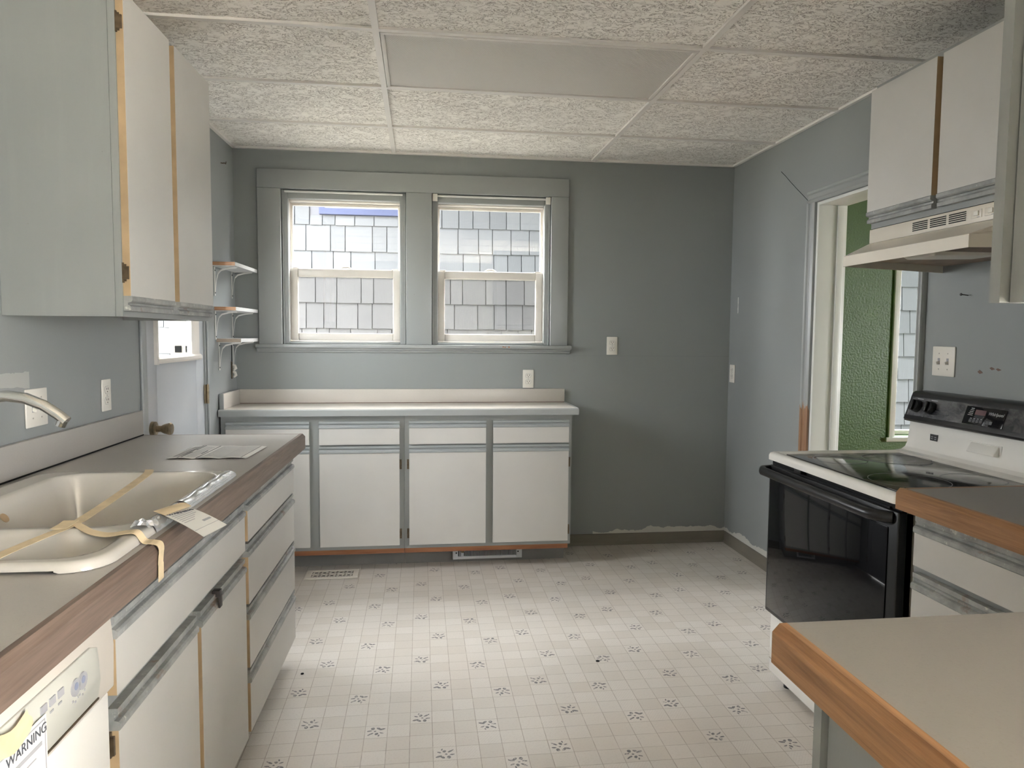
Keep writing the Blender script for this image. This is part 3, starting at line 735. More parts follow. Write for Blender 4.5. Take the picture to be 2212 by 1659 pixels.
# ------------------------------------------------------------------ cabinet fronts
PULL = [(0, 0), (.021, 0), (.024, .003), (.024, .013), (.020, .017), (.012, .019), (.012, .025), (.017, .028), (.019, .031), (.019, .042), (0, .042)]
def front(parent, name, fm, a0, a1, z0, z1, pull='top', pmat='pull', th=.02, edge='tan', ph=1.0):
    H = .042*ph
    zz0, zz1 = (z0, z1-H) if pull == 'top' else ((z0+H, z1) if pull == 'bottom' else (z0, z1))
    mb = MB(); mb.cur = 1
    P = lambda a, d, z: fm(a, d, z)
    mb.hexa([P(a0, 0, zz0), P(a1, 0, zz0), P(a1, th-.001, zz0), P(a0, th-.001, zz0), P(a0, 0, zz1), P(a1, 0, zz1), P(a1, th-.001, zz1), P(a0, th-.001, zz1)])
    mb.cur = 0
    mb.hexa([P(a0, th-.001, zz0), P(a1, th-.001, zz0), P(a1, th, zz0), P(a0, th, zz0), P(a0, th-.001, zz1), P(a1, th-.001, zz1), P(a1, th, zz1), P(a0, th, zz1)])
    o = part(name, mb, ['white', edge], parent)
    if pull:
        pts = [(p, q*ph) for p, q in PULL]
        if pull == 'bottom': pts = [(p, H-q) for p, q in pts]
        zb = zz1 if pull == 'top' else z0
        part('finger_pull', MB().prism(pts, a0-.001, a1+.001, lambda p, q, t: fm(t, p, zb+q)), pmat, o)
    return o
def hinge(parent, fm, a, z, side):
    mb = MB(); P = fm
    def bx(a0, a1, d0, d1, z0, z1): mb.hexa([P(a0, d0, z0), P(a1, d0, z0), P(a1, d1, z0), P(a0, d1, z0), P(a0, d0, z1), P(a1, d0, z1), P(a1, d1, z1), P(a0, d1, z1)])
    bx(a, a+side*.012, 0, .004, z-.028, z+.028); bx(a, a+side*.006, .004, .017, z-.018, z+.018); bx(a+side*.003, a+side*.010, .004, .010, z-.024, z-.014); bx(a+side*.003, a+side*.010, .004, .010, z+.014, z+.024)
    part('hinge', mb, 'hinge', parent)

# ---- left base units (u from the wall, v along it)
UF = .588                                                             # face frame plane
fl = lambda a, d, z: (UF+d, a, z)
CT_Z = .94
def frame_grid(mb, fm, a0, a1, z0, z1, stiles, rails, th=.019):
    """face frame: stiles [(a0,a1)], rails [(a0,a1,z0,z1)]"""
    P = lambda a, d, z: fm(a, d, z)
    cut = []
    for (r0, r1, q0, q1) in rails:
        segs = [(r0, r1)]
        for (s0, s1) in stiles:
            segs = [g for (a, b) in segs for g in ((a, min(b, s0)), (max(a, s1), b)) if g[1]-g[0] > 1e-5]
        cut += [(a, b, q0, q1) for a, b in segs]
    rails = cut
    for (s0, s1) in stiles: mb.hexa([P(s0, -th, z0), P(s1, -th, z0), P(s1, 0, z0), P(s0, 0, z0), P(s0, -th, z1), P(s1, -th, z1), P(s1, 0, z1), P(s0, 0, z1)])
    for (r0, r1, q0, q1) in rails: mb.hexa([P(r0, -th, q0), P(r1, -th, q0), P(r1, 0, q0), P(r0, 0, q0), P(r0, -th, q1), P(r1, -th, q1), P(r1, 0, q1), P(r0, 0, q1)])
    return mb

A0, A1 = -2.188, -1.440
dc = thing('drawer_base_cabinet', 'grey base cabinet with four white drawers at the end of the sink counter', 'cabinet', (.3, (A0+A1)/2, 0), 'L')
part('carcass', MB().box(.002, UF-.02, A0+.001, A1-.002, .10, .88), 'cab', dc)
part('face_frame', frame_grid(MB(), fl, A0, A1, .09, .878, [(A0, A0+.035), (A1-.035, A1)], [(A0+.035, A1-.035, .85, .878), (A0+.035, A1-.035, .09, .115), (A0+.035, A1-.035, .685, .715), (A0+.035, A1-.035, .485, .515), (A0+.035, A1-.035, .28, .31)]), 'cab', dc)
part('plinth', MB().box(.02, .51, A0+.001, A1-.03, 0, .099), 'toe', dc)
for (zb, zt) in ((.708, .846), (.508, .700), (.304, .500), (.095, .296)):
    front(dc, 'drawer', fl, A0+.022, A1-.012, zb, zt)

B0, B1 = -3.105, -2.190
sc_ = thing('sink_base_cabinet', 'grey sink base cabinet with two white doors under a wide false drawer', 'cabinet', (.3, (B0+B1)/2, 0), 'L')
cs = MB(); cs.box(.002, UF-.02, B0+.001, B0+.018, .10, .88); cs.box(.002, UF-.02, B1-.018, B1-.001, .10, .88); cs.box(.002, UF-.02, B0+.018, B1-.018, .10, .118); cs.box(.002, .012, B0+.018, B1-.018, .118, .88)
part('carcass', cs, 'cab', sc_)
part('face_frame', frame_grid(MB(), fl, B0, B1, .09, .878, [(B0, B0+.035), (B1-.03, B1), (-2.66, -2.61)], [(B0+.035, B1-.03, .845, .878), (B0+.035, B1-.03, .655, .69), (B0+.035, B1-.03, .09, .115)]), 'cab', sc_)
part('plinth', MB().box(.02, .51, B0+.001, B1-.001, 0, .099), 'toe', sc_)
front(sc_, 'false_drawer', fl, B0+.018, B1-.012, .690, .838)
front(sc_, 'door', fl, B0+.020, -2.648, .095, .664)
d_ = front(sc_, 'door', fl, -2.618, B1-.012, .095, .664)
ck = MB(); ck.box(UF+.010, UF+.030, -2.50, -2.478, .655, .672); ck.box(UF+.026, UF+.031, -2.50, -2.478, .625, .657)
part('catch', ck, 'nail', d_, .001, label='small dark metal catch')
for zz in (.16, .60): hinge(sc_, fl, B0+.004, zz, 1)

# ---- dishwasher
W0, W1 = -3.71, -3.112
dw = thing('dishwasher', 'white built in dishwasher with cream control panel beside the sink cabinet', 'dishwasher', (.3, (W0+W1)/2, 0), 'L')
part('body', MB().box(.02, .56, W0, W1-.003, .02, .872), 'steel', dw)
part('door', MB().box(.561, .607, W0+.004, W1-.007, .11, .715), 'appliance', dw, .004)
part('kick_plate', MB().box(.50, .53, W0+.004, W1-.004, .0, .105), 'black', dw)
cpn = part('control_panel', MB().prism([(.561, .718), (.600, .716), (.616, .724), (.618, .80), (.612, .868), (.561, .870)], W0+.003, W1-.004, lambda p, q, t: (p, t, q)), 'dish_cream', dw, .003)
# sunken fascia with knobs and buttons
fx0, fx1 = W0+.03, W1-.062
fa = MB().prism([(fx0, .738), (fx1-.012, .738), (fx1, .765), (fx1-.006, .822), (fx1-.03, .832), (fx0, .832)], .6145, .6205, lambda p, q, t: (t-.001*(q-.738)/.1*2, p, q))
fas = part('fascia', fa, 'dish_panel', cpn, .0015)
ed = MB(); ed.box(.6185, .6215, fx0, fx1-.012, .7345, .7375)
part('trim_line', ed, 'hinge', cpn)
for k, vv in enumerate((W1-.125, W1-.148)):
    kb = MB(); kb.disc((.6192, vv, .792), (1, 0, 0), .014, .0022, 20); part('dial_print', kb, 'ink_soft', cpn)
    kb = MB(); kb.disc((.6192, vv, .794), (1, 0, 0), .006, .0028, 16); part('dial_print', kb, 'ink_blue', cpn)
    for q in range(3): part('legend_print', MB().box(.6195, .6208, vv-.012+q*.008, vv-.008+q*.008, .772-.004*(q % 2), .775-.004*(q % 2)), 'ink_soft', cpn)
for k in range(3):
    part('button', MB().box(.6190, .6212, W1-.200-k*.024, W1-.184-k*.024, .800, .812), 'ink_soft', cpn)
    part('legend_print', MB().box(.6190, .6208, W1-.200-k*.024, W1-.190-k*.024, .790, .793), 'ink_soft', cpn)
# warning sheet taped on the dishwasher front
wt = thing('warning_sheet', 'printed warning sheet taped to the dishwasher control panel', 'label sheet', (.624, -3.50, .70), 'L')
shp = MB(); S0, S1 = -3.56, -3.352
shp.hexa([(.6225, S0, .56), (.6225, S1, .56), (.6232, S1, .56), (.6232, S0, .56), (.6225, S0, .80), (.6225, S1, .80), (.6232, S1, .80), (.6232, S0, .80)])
part('sheet', shp, 'paper', wt)
bd = MB(); bd.box(.6233, .6236, S1-.006, S1-.004, .565, .795); bd.box(.6233, .6236, S0+.004, S1-.004, .793, .795)
part('border_print', bd, 'ink_soft', wt)
text_part('lettering', 'WARNING', .0205, 'ink', wt, (.6234, -3.452, .775), (0, 1, 0), (0, 0, 1))
ln = MB()
ln.box(.6233, .6236, -3.452, S1-.014, .760, .766)
for k in range(7): ln.box(.6233, .6236, -3.452, S1-.03-.02*(k % 3), .748-.010*k, .750-.010*k)
part('text_lines', ln, 'ink_soft', wt)
solo('masking_tape', MB().grid(lambda a, b: (.6245+.0008*math.sin(6*a)+.001*b, -3.50+.105*a+.008*math.sin(5*b), .793+.036*b+.006*math.sin(7*a)), 8, 4), 'tape', 'yellowed masking tape holding the warning sheet on the dishwasher', 'tape', (.6245, -3.45, .795), 'L', smooth=60)

# ---- left worktop with hole for the sink
SU0, SU1, SV0, SV1 = .075, .612, -3.150, -2.290
UE = .648
wk = thing('sink_worktop', 'beige laminate worktop with wood front edge holding the sink', 'worktop', (.32, -2.6, .88), 'L')
V0 = -3.86
h0, h1, k0, k1 = SU0+.02, SU1-.02, SV0+.02, SV1-.02
top = MB()
for (a, b, c, d) in ((.001, h0, V0, -1.4275), (h1, UE-.022, V0, -1.4275), (h0, h1, V0, k0), (h0, h1, k1, -1.4275)): top.box(a, b, c, d, .881, CT_Z)
part('top', top, 'counter', wk)
ep = [(0, -.062), (.022, -.062), (.022, -.012), (.011, 0), (0, 0)]
part('front_edge', MB().prism(ep, V0, -1.405, lambda p, q, t: (UE-.0218+p, t, CT_Z+q)), 'walnut', wk, label='brown wood front edge')
part('end_edge', MB().prism(ep, .001, UE-.0225, lambda p, q, t: (t, -1.4273+p, CT_Z+q)), 'walnut', wk)
bs = MB(); bs.box(.001, .019, V0, -1.4275, CT_Z+.0005, 1.040)
part('backsplash', bs, 'counter', wk, .001)
part('joint_line', MB().box(.0192, .0205, V0, -1.43, CT_Z+.0003, CT_Z+.005), 'slot', wk)
part('end_panel', MB().box(.02, .56, V0, V0+.018, 0, .88), 'cab', wk)

# ---- sink
def rr(u, v, u0, u1, v0, v1, r):
    cx, cy = (u0+u1)/2, (v0+v1)/2; qx = abs(u-cx)-(u1-u0)/2+r; qy = abs(v-cy)-(v1-v0)/2+r
    return math.hypot(max(qx, 0), max(qy, 0)) + min(max(qx, qy), 0) - r
def sst(x): x = max(0, min(1, x)); return x*x*(3-2*x)
BV = -2.915
def sink_z(u, v):
    d = -rr(u, v, SU0, SU1, SV0, SV1, .07)
    z = CT_Z + .001 + .017*math.sqrt(max(0, 1-(1-min(1, max(0, d)/.016))**2))
    b1 = -rr(u, v, SU0+.085, SU1-.038, BV+.022, SV1-.040, .075)
    b2 = -rr(u, v, SU0+.085, SU1-.038, SV0+.038, BV-.022, .06)
    z -= .195*sst((b1+.006)/.075)**.8 if b1 > -.006 else 0
    z -= .11*sst((b2+.006)/.06)**.8 if b2 > -.006 else 0
    return z
sk = thing('kitchen_sink', 'bone enamel double bowl sink set into the beige worktop', 'sink', (.33, -2.72, CT_Z), 'L')
NU, NV = 72, 120
smb = MB()
def sgrid(a, b):
    # map unit square to rounded rectangle, finer towards the rim
    a -= .88*math.sin(2*math.pi*a)/(2*math.pi); b -= .92*math.sin(2*math.pi*b)/(2*math.pi)
    u = SU0 + a*(SU1-SU0); v = SV0 + b*(SV1-SV0)
    d = rr(u, v, SU0, SU1, SV0, SV1, .07)
    if d > 0:
        cu = SU0+.07 if u < (SU0+SU1)/2 else SU1-.07; cv = SV0+.07 if v < (SV0+SV1)/2 else SV1-.07
        q = Vector((u-cu, v-cv)); q = q.normalized()*.07; u, v = cu+q.x, cv+q.y
    return (u, v, sink_z(u, v))
smb.grid(sgrid, NU, NV)
bowl = part('bowls', smb, 'enamel', sk, smooth=80)
for (cu, cv, zz) in ((.33, -2.60, .7645), (.33, -3.03, .849)):
    part('drain', MB().tube([(cu, cv, zz), (cu, cv, zz+.003), (cu, cv, zz+.0035)], [.042, .042, .03], 24), 'chrome', sk, smooth=40)
part('overflow_hole', MB().disc((SU0+.108, -2.66, .918), (1, 0, .7), .012, .002, 16), 'tan', sk)

# tap
ft = thing('faucet', 'chrome kitchen tap with long curved spout over the sink', 'faucet', (.115, -2.70, .958), 'L')
part('base_plate', MB().box(.09, .142, -2.80, -2.60, .9585, .972), 'chrome', ft, .006)
sp = [(.116, -2.70, .972), (.116, -2.70, 1.08), (.122, -2.70, 1.14), (.142, -2.70, 1.182), (.178, -2.70, 1.204), (.222, -2.70, 1.209), (.262, -2.70, 1.203), (.300, -2.70, 1.187), (.330, -2.70, 1.166), (.348, -2.70, 1.150)]
part('spout', MB().tube(sp, [.015, .014, .014, .014, .0135, .013, .013, .0125, .012, .0125], 18), 'chrome', ft, smooth=50)
part('aerator', MB().tube([(.340, -2.70, 1.153), (.334, -2.70, 1.140)], [.0115, .011], 16), 'chrome', ft, smooth=50)
for vv in (-2.78, -2.62): part('handle', MB().tube([(.116, vv, .972), (.116, vv, .995), (.116, vv, 1.0), (.116, vv, 1.02)], [.012, .012, .024, .02], 16), 'chrome', ft, smooth=40)

# silver film left over the rim, torn in two runs
def film(v0, v1, nm, lab):
    mb = MB()
    def g(a, b):
        t = a*math.pi; r = .020 + .0015*math.sin(23*b+3*a)
        return (SU1-.017 - .021*math.cos(t), v0+(v1-v0)*b+.004*math.sin(9*a)*(b > .9), CT_Z+.0015 + r*math.sin(t)*1.0)
    mb.grid(g, 10, 30)
    return solo(nm, mb, 'film', lab, 'film', (SU1-.017, (v0+v1)/2, CT_Z+.001), 'L', smooth=60)
film(-2.705, -2.315, 'rim_film', 'long shiny silver film strip on the sink rim')
film(-2.905, -2.785, 'rim_film', 'short torn silver film strip on the sink rim beside the paper tag')
cp_ = MB(); cp_.grid(lambda a, b: (SU1-.035+.035*a+.004*math.sin(12*b), -2.940+.03*b+.006*math.sin(9*a), CT_Z+.022+.016*math.sin(3.1*a)*math.sin(2.2*b+.5)+.003*math.sin(25*a*b)), 8, 6)
solo('crumpled_film', cp_, 'film', 'crumpled scrap of clear film at the torn rim strip', 'film', (SU1-.02, -2.925, CT_Z+.02), 'L', smooth=30)

# masking tape over the sink
def tape(pts, label, wdir, wd=.024):
    n = 6; path = []
    P = [Vector(p) for p in pts]
    for k in range(len(P)-1):
        p0, p1, p2, p3 = P[max(k-1, 0)], P[k], P[k+1], P[min(k+2, len(P)-1)]
        for i in range(n):
            t = i/n; path.append(.5*((2*p1) + (p2-p0)*t + (2*p0-5*p1+4*p2-p3)*t*t + (3*p1-p0-3*p2+p3)*t**3))
    path.append(P[-1])
    mb = MB().strip(path, wdir, wd, .0008)
    b = path[0]
    return solo('masking_tape', mb, 'tape', label, 'tape', tuple(b), 'L', group='tape across the sink')
tape([(.372, -2.30, .962), (.39, -2.37, .9605), (.415, -2.60, .957), (.435, -2.80, .956), (.445, -2.905, .9595), (.43, -3.02, .960), (.425, -3.135, .961), (.42, -3.16, .945)], 'long masking tape strip running the length of the sink over both bowls', (1, 0, 0))
tape([(.448, -2.885, .9605), (.475, -2.915, .9590), (.510, -2.945, .9560), (.545, -2.96, .9550), (.578, -2.965, .9605), (.602, -2.968, .9615), (.618, -2.972, .9445), (.635, -2.975, .9430), (.6505, -2.978, .936), (.6520, -2.985, .90), (.6535, -2.99, .872)], 'masking tape strip from the bowl divider over the wood counter edge', (0, 1, .05), .026)
tape([(.432, -2.868, .9618), (.434, -2.880, .9622), (.437, -2.900, .9622), (.438, -2.935, .9618)], 'short masking tape tab on the bowl divider', (1, 0, 0), .03)

# warning tag taped on the rim
tg = thing('paper_tag', 'small white printed warning tag taped over the sink rim and counter edge', 'tag', (.61, -2.80, .962), 'L')
ta, tb, tc, td = Vector((.590, -2.828, .9645)), Vector((.618, -2.758, .9650)), Vector((.752, -2.890, .953)), Vector((.730, -2.972, .951))
def tagp(s, t, h=0.0): return ta*(1-s)*(1-t) + tb*(1-s)*t + tc*s*t + td*s*(1-t) + Vector((0, 0, h + .004*math.sin(math.pi*s)))
mb = MB(); mb.grid(lambda a, b: tagp(a, b), 8, 2); mb.grid(lambda a, b: tagp(a, b, -.0006), 8, 2); part('card', mb, 'paper', tg)
ux = (tagp(.3, 1)-tagp(.3, 0)).normalized(); uz = -(tagp(.6, .5)-tagp(.2, .5)).normalized()
text_part('lettering', 'WARNING', .013, 'ink', tg, tagp(.22, .08, .0008), ux, uz)
lm = MB()
def tline(s, t0, t1, hh=.010):
    lm.hexa([tagp(s, t0, .0004), tagp(s, t1, .0004), tagp(s+hh, t1, .0004), tagp(s+hh, t0, .0004), tagp(s, t0, .0008), tagp(s, t1, .0008), tagp(s+hh, t1, .0008), tagp(s+hh, t0, .0008)])
for k, (t0, t1) in enumerate(((.08, .95), (.08, .8), (.08, .85), (.08, .7), (.08, .6), (.08, .5))): tline(.28+.055*k, t0, t1)
tline(.82, .02, .98, .006)
part('text_lines', lm, 'ink_soft', tg)
lm = MB(); tline(.66, .6, .92, .05); part('logo_print', lm, 'ink_soft', tg)
mb = MB(); mb.grid(lambda a, b: tagp(-.10+.28*a, -.02+1.08*b, .0016+.004*math.sin(3*a)*math.sin(2*b)), 5, 5)
solo('masking_tape', mb, 'tape', 'masking tape patch holding the warning tag on the sink rim', 'tape', tuple(tagp(0, .5)), 'L', smooth=60)

# instruction leaflet
lf = thing('instruction_leaflet', 'printed instruction leaflet lying flat on the worktop beyond the sink', 'leaflet', (.44, -1.88, .9408), 'L')
la, lb, lc, ld = Vector((.31, -2.005, .941)), Vector((.315, -1.735, .941)), Vector((.575, -1.758, .941)), Vector((.566, -2.01, .941))
def lfp(s, t, h=0): return la*(1-s)*(1-t)+lb*(1-s)*t+lc*s*t+ld*s*(1-t)+Vector((0, 0, h+.0035*abs(math.sin(3*math.pi*s))*(1-.3*t)))
mb = MB(); mb.grid(lambda a, b: lfp(a, b, .0012), 18, 4); mb.grid(lambda a, b: lfp(a, b, .0004), 18, 4); part('sheet', mb, 'paper', lf)
lm = MB()
def lline(s0, s1, t0, t1, dst):
    dst.hexa([lfp(s0, t0, .0014), lfp(s1, t0, .0014), lfp(s1, t1, .0014), lfp(s0, t1, .0014), lfp(s0, t0, .0018), lfp(s1, t0, .0018), lfp(s1, t1, .0018), lfp(s0, t1, .0018)])
for k in range(26): lline(.43+.0195*k, .4335+.0195*k, .06, .94, lm)
for k in range(4): lline(.05+.02*k, .056+.02*k, .1, .9, lm)
for k in range(6): lline(.21+.02*k, .214+.02*k, .08, .9, lm)
part('text_lines', lm, 'ink_soft', lf, kind='stuff')
lm = MB(); lline(.13, .142, .02, .98, lm); lline(.165, .180, .05, .45, lm); lline(.165, .180, .6, .98, lm); lline(.36, .375, .02, .98, lm); lline(.31, .325, .35, .6, lm); lline(.925, .929, .02, .98, lm)
part('heading_print', lm, 'ink', lf, kind='stuff')

# ------------------------------------------------------------------ left wall cabinet
K0, K1, KU, KZ0, KZ1 = -2.312, -1.530, .318, 1.398, 2.300
uc = thing('wall_cabinet', 'tall two door white wall cabinet with grey end panel above the sink counter', 'cabinet', (KU/2, (K0+K1)/2, KZ0), 'L')
part('end_panel', MB().box(.001, KU-.02, K0, K0+.016, KZ0, KZ1), 'cab', uc, label='grey painted end panel')
part('end_panel', MB().box(.001, KU-.02, K1-.016, K1, KZ0, KZ1), 'cab', uc)
part('carcass', MB().box(.001, KU-.021, K0+.017, K1-.017, KZ0+.012, KZ1), 'cream_edge', uc)
fu = lambda a, d, z: (KU+d, a, z)
part('face_frame', frame_grid(MB(), fu, K0, K1, KZ0, KZ1, [(K0, K0+.03), (K1-.04, K1), (-1.962, -1.922)], [(K0+.03, K1-.04, KZ0, KZ0+.045), (K0+.03, K1-.04, KZ1-.03, KZ1)]), 'cab', uc)
front(uc, 'door', fu, -2.306, -1.966, 1.414, 2.285, 'bottom', th=.021)
front(uc, 'door', fu, -1.921, -1.562, 1.414, 2.285, 'bottom', th=.021)
for zz in (1.52, 2.20): hinge(uc, lambda a, d, z: (KU+d, a, z), -2.3115, zz, 1)

# ------------------------------------------------------------------ wall plates
def outlet(name_label, P, nrm_frame='W', base=None, toggles=0, wdt=.070, hgt=.114):
    """P(a,d,z): a across, d out of the wall"""
    t = thing('power_outlet' if not toggles else 'light_switch', name_label, 'outlet' if not toggles else 'switch', base, nrm_frame)
    def bx(a0, a1, d0, d1, z0, z1): return MB().hexa([P(a0, d0, z0), P(a1, d0, z0), P(a1, d1, z0), P(a0, d1, z0), P(a0, d0, z1), P(a1, d0, z1), P(a1, d1, z1), P(a0, d1, z1)])
    part('plate', bx(-wdt/2, wdt/2, .0004, .006, -hgt/2, hgt/2), 'plate', t, .0025)
    if not toggles:
        for zc in (-.0195, .0195):
            pts = [(.0165*math.cos(k*math.pi/12), max(-.0125, min(.0125, .0165*math.sin(k*math.pi/12)))) for k in range(24)]
            rc = part('receptacle', MB().prism(pts, .006, .0078, lambda p, q, d, zc=zc: P(p, d, q+zc)), 'plate', t)
            part('gasket_line', MB().prism([(p*1.09, q*1.1) for p, q in pts], .0058, .0064, lambda p, q, d, zc=zc: P(p, d, q+zc)), 'ink_soft', rc)
            for a in (-.0065, .0065): part('slot', bx(a-.0013, a+.0013, .0076, .0082, zc+.000, zc+.008), 'slot', rc)
            part('slot', bx(-.0022, .0022, .0076, .0082, zc-.0085, zc-.0045), 'slot', rc)
        part('screw', bx(-.0025, .0025, .006, .0068, -.0025, .0025), 'screw', t)
    else:
        for k in range(toggles):
            a = (k-(toggles-1)/2)*.046
            mb = bx(a-.0055, a+.0055, .005, .0068, -.012, .012); part('toggle_frame', mb, 'ink_soft', t)
            mb = MB().hexa([P(a-.004, .006, -.009), P(a+.004, .006, -.009), P(a+.004, .018, -.012), P(a-.004, .018, -.012), P(a-.004, .006, .002), P(a+.004, .006, .002), P(a+.0035, .019, -.004), P(a-.0035, .019, -.004)])
            part('toggle', mb, 'plate', t)
            for z in (-.03, .03): part('screw', bx(a-.002, a+.002, .006, .0068, z-.002, z+.002), 'screw', t)
    return t
def backP(x, z): return lambda a, d, q: (x+a, -d, z+q)
outlet('duplex power outlet on the back wall just above the counter splash', backP(.669, 1.078), base=(.669, 0, 1.078))
outlet('duplex power outlet on the bare back wall right of the window sill', backP(1.206, 1.288), base=(1.206, 0, 1.288))
outlet('duplex power outlet on the side wall near the room corner', lambda a, d, q: (XR-d, -.062+a, 1.115+q), base=(XR, -.062, 1.115))
outlet('duplex power outlet on the wall above the leaflet counter', lambda a, d, q: (d, -1.709+a, 1.126+q), 'L', (0, -1.709, 1.126))
outlet('double light switch plate on the wall behind the tap', lambda a, d, q: (d, -2.165+a, 1.128+q), 'L', (0, -2.165, 1.128), 2, .116)
outlet('double toggle light switch plate on the wall above the range', lambda a, d, q: (XR-d, -1.938+a, 1.266+q), base=(XR, -1.938, 1.266), toggles=2, wdt=.118)
solo('wall_nail', MB().tube([(XR-.001, -2.042, 1.512), (XR-.028, -2.043, 1.515), (XR-.029, -2.043, 1.515), (XR-.032, -2.043, 1.515)], [.002, .002, .005, .005], 8), 'nail', 'single iron nail sticking out of the wall below the hood', 'nail', (XR, -2.042, 1.512))
solo('wall_hook', MB().tube([(.001, -.238, 2.29), (.012, -.238, 2.288), (.020, -.238, 2.290), (.024, -.225, 2.288), (.022, -.21, 2.302)], .0028, 8), 'hinge', 'small bent wire hook high on the wall over the shelves', 'hook', (0, -.238, 2.29), 'L')

# ------------------------------------------------------------------ shelves in the corner
def shelf(z, v0, lab, near_bracket, em='endgrain'):
    t = thing('wall_shelf', lab, 'shelf', (.065, v0/2, z), 'L')
    mb = MB().box(.002, .131, v0, -.004, z-.019, z); part('board', mb, 'shelf_white', t)
    part('cut_end', MB().box(.002, .1308, v0-.0012, v0-.0002, z-.0188, z-.0002), em, t, label='bare wood cut end')
    for vb in ([-.075] + ([near_bracket] if near_bracket else [])):
        b = MB(); zb = z-.0195; wv = .008
        b.box(.002, .005, vb-wv, vb+wv, zb-.155, zb)
        b.box(.005, .122, vb-wv, vb+wv, zb-.003, zb)
        pts = [(.005, zb-.150), (.009, zb-.11), (.014, zb-.065), (.022, zb-.035), (.038, zb-.019), (.075, zb-.009), (.118, zb-.004)]
        for (a, c), (a2, c2) in zip(pts, pts[1:]):
            b.hexa([(a, vb-.0035, c-.004), (a2, vb-.0035, c2-.004), (a2, vb+.0035, c2-.004), (a, vb+.0035, c-.004), (a, vb-.0035, c+.004), (a2, vb-.0035, c2+.004), (a2, vb+.0035, c2+.004), (a, vb+.0035, c+.004)])
        br = part('bracket', b, 'bracket', t, label='white metal shelf bracket')
        for q in (-.02, -.14): part('screw', MB().disc((.005, vb, zb+q), (1, 0, 0), .004, .002, 10), 'slot', br)
shelf(1.726, -.477, 'topmost white corner shelf with a brown cut end', -.40)
shelf(1.490, -.477, 'middle white corner shelf between two others', -.40)
shelf(1.321, -.385, 'lowest white corner shelf with pale cut end and two brackets', -.345, 'endgrain_pale')
hk = thing('key_holder', 'small dark wall rack with two white plastic clips under the lowest shelf', 'hook rack', (0, -.105, 1.10), 'L')
part('back_strip', MB().box(.001, .006, -.114, -.098, 1.085, 1.185), 'hinge', hk, .001)
for z in (1.15, 1.11): part('clip', MB().tube([(.006, -.100, z+.017), (.018, -.098, z+.010), (.022, -.098, z-.004), (.012, -.100, z-.016)], [.006, .009, .010, .006], 8), 'plate', hk, smooth=60)
part('cord', MB().tube([(.004, -.106, 1.186), (.004, -.106, 1.28)], .002, 6), 'slot', hk)

# ------------------------------------------------------------------ back cabinets
YF = -.372
fb = lambda a, d, z: (a, YF-d, z)
def back_unit(x0, x1, fronts, lab, hinges):
    t = thing('base_cabinet', lab, 'cabinet', ((x0+x1)/2, -.2, 0))
    part('carcass', MB().box(x0+.001, x1-.001, YF+.0195, -.002, .135, .894), 'cab', t)
    st = [(x0, fronts[0][0]+.008), (fronts[0][1]-.008, fronts[1][0]+.008), (fronts[1][1]-.008, x1)]
    rl = []
    for (s0, s1), (s2, s3) in zip(st, st[1:]): rl += [(s1, s2, .845, .894), (s1, s2, .700, .735), (s1, s2, .128, .165)]
    part('face_frame', frame_grid(MB(), fb, x0, x1, .128, .894, st, rl), 'cab', t)
    part('bottom_rail', MB().box(x0+.0005, x1-(.012 if x1 > .5 else .0005), YF+.012, YF+.07, .098, .127), 'redwood', t, label='bare red brown wood rail')
    part('toe_kick', MB().box(x0+.0005, x1-(.012 if x1 > .5 else .0005), -.245, -.01, 0, .134), 'toe', t)
    for i, (a, b) in enumerate(fronts):
        front(t, 'drawer', fb, a, b, .732, .862, pmat='pull_clean', edge='white', ph=.92)
        d = front(t, 'door', fb, a, b, .152, .722, pmat='pull_clean', edge='white', ph=.95)
        for zz in (.215, .615):
            s = hinges[i]; hinge(t, fb, b+.0005 if s > 0 else a-.0005, zz, s)
    return t
back_unit(-1.090, -.094, [(-1.060, -.617), (-.562, -.121)], 'grey back wall cabinet with white fronts nearest the shelves', (-1, 1))
bu2 = back_unit(-.093, .872, [(-.066, .370), (.412, .853)], 'grey back wall cabinet with white fronts above the toe vent', (-1, 1))
mk = MB(); mk.grid(lambda a, b: (-.235+.075*a, YF-.0204, .262-.022*a+(b-.5)*.014*math.sin(math.pi*a)), 8, 2)
bt = thing('back_worktop', 'cream laminate worktop with grey painted edge below the windows', 'worktop', (-.1, -.2, .89))
part('top', MB().box(-1.092, .897, -.385, -.001, .895, .931), 'counter_back', bt)
part('front_edge', MB().prism([(-.404, -.036), (-.386, -.036), (-.386, .0015), (-.398, .0015), (-.404, -.004)], -1.094, .905, lambda p, q, t: (t, p, .931+q)), 'trim', bt, label='grey painted front edge')
part('end_edge', MB().prism([(0, -.036), (.016, -.036), (.016, -.004), (.011, .0015), (0, .0015)], -.3855, -.001, lambda p, q, t: (.8975+p, t, .931+q)), 'trim', bt)
part('backsplash', MB().box(-1.072, .899, -.020, -.001, .9315, 1.016), 'counter_back', bt, .001)
part('side_splash', MB().box(-1.091, -1.0725, -.362, -.001, .9315, 1.016), 'counter_back', bt, .001)
part('side_splash_edge', MB().box(-1.096, -1.0725, -.372, -.3625, .9315, 1.018), 'trim', bt, .001)
part('joint_line', MB().box(-1.071, .898, -.0215, -.0202, .9312, .9345), 'dark_wood', bt)

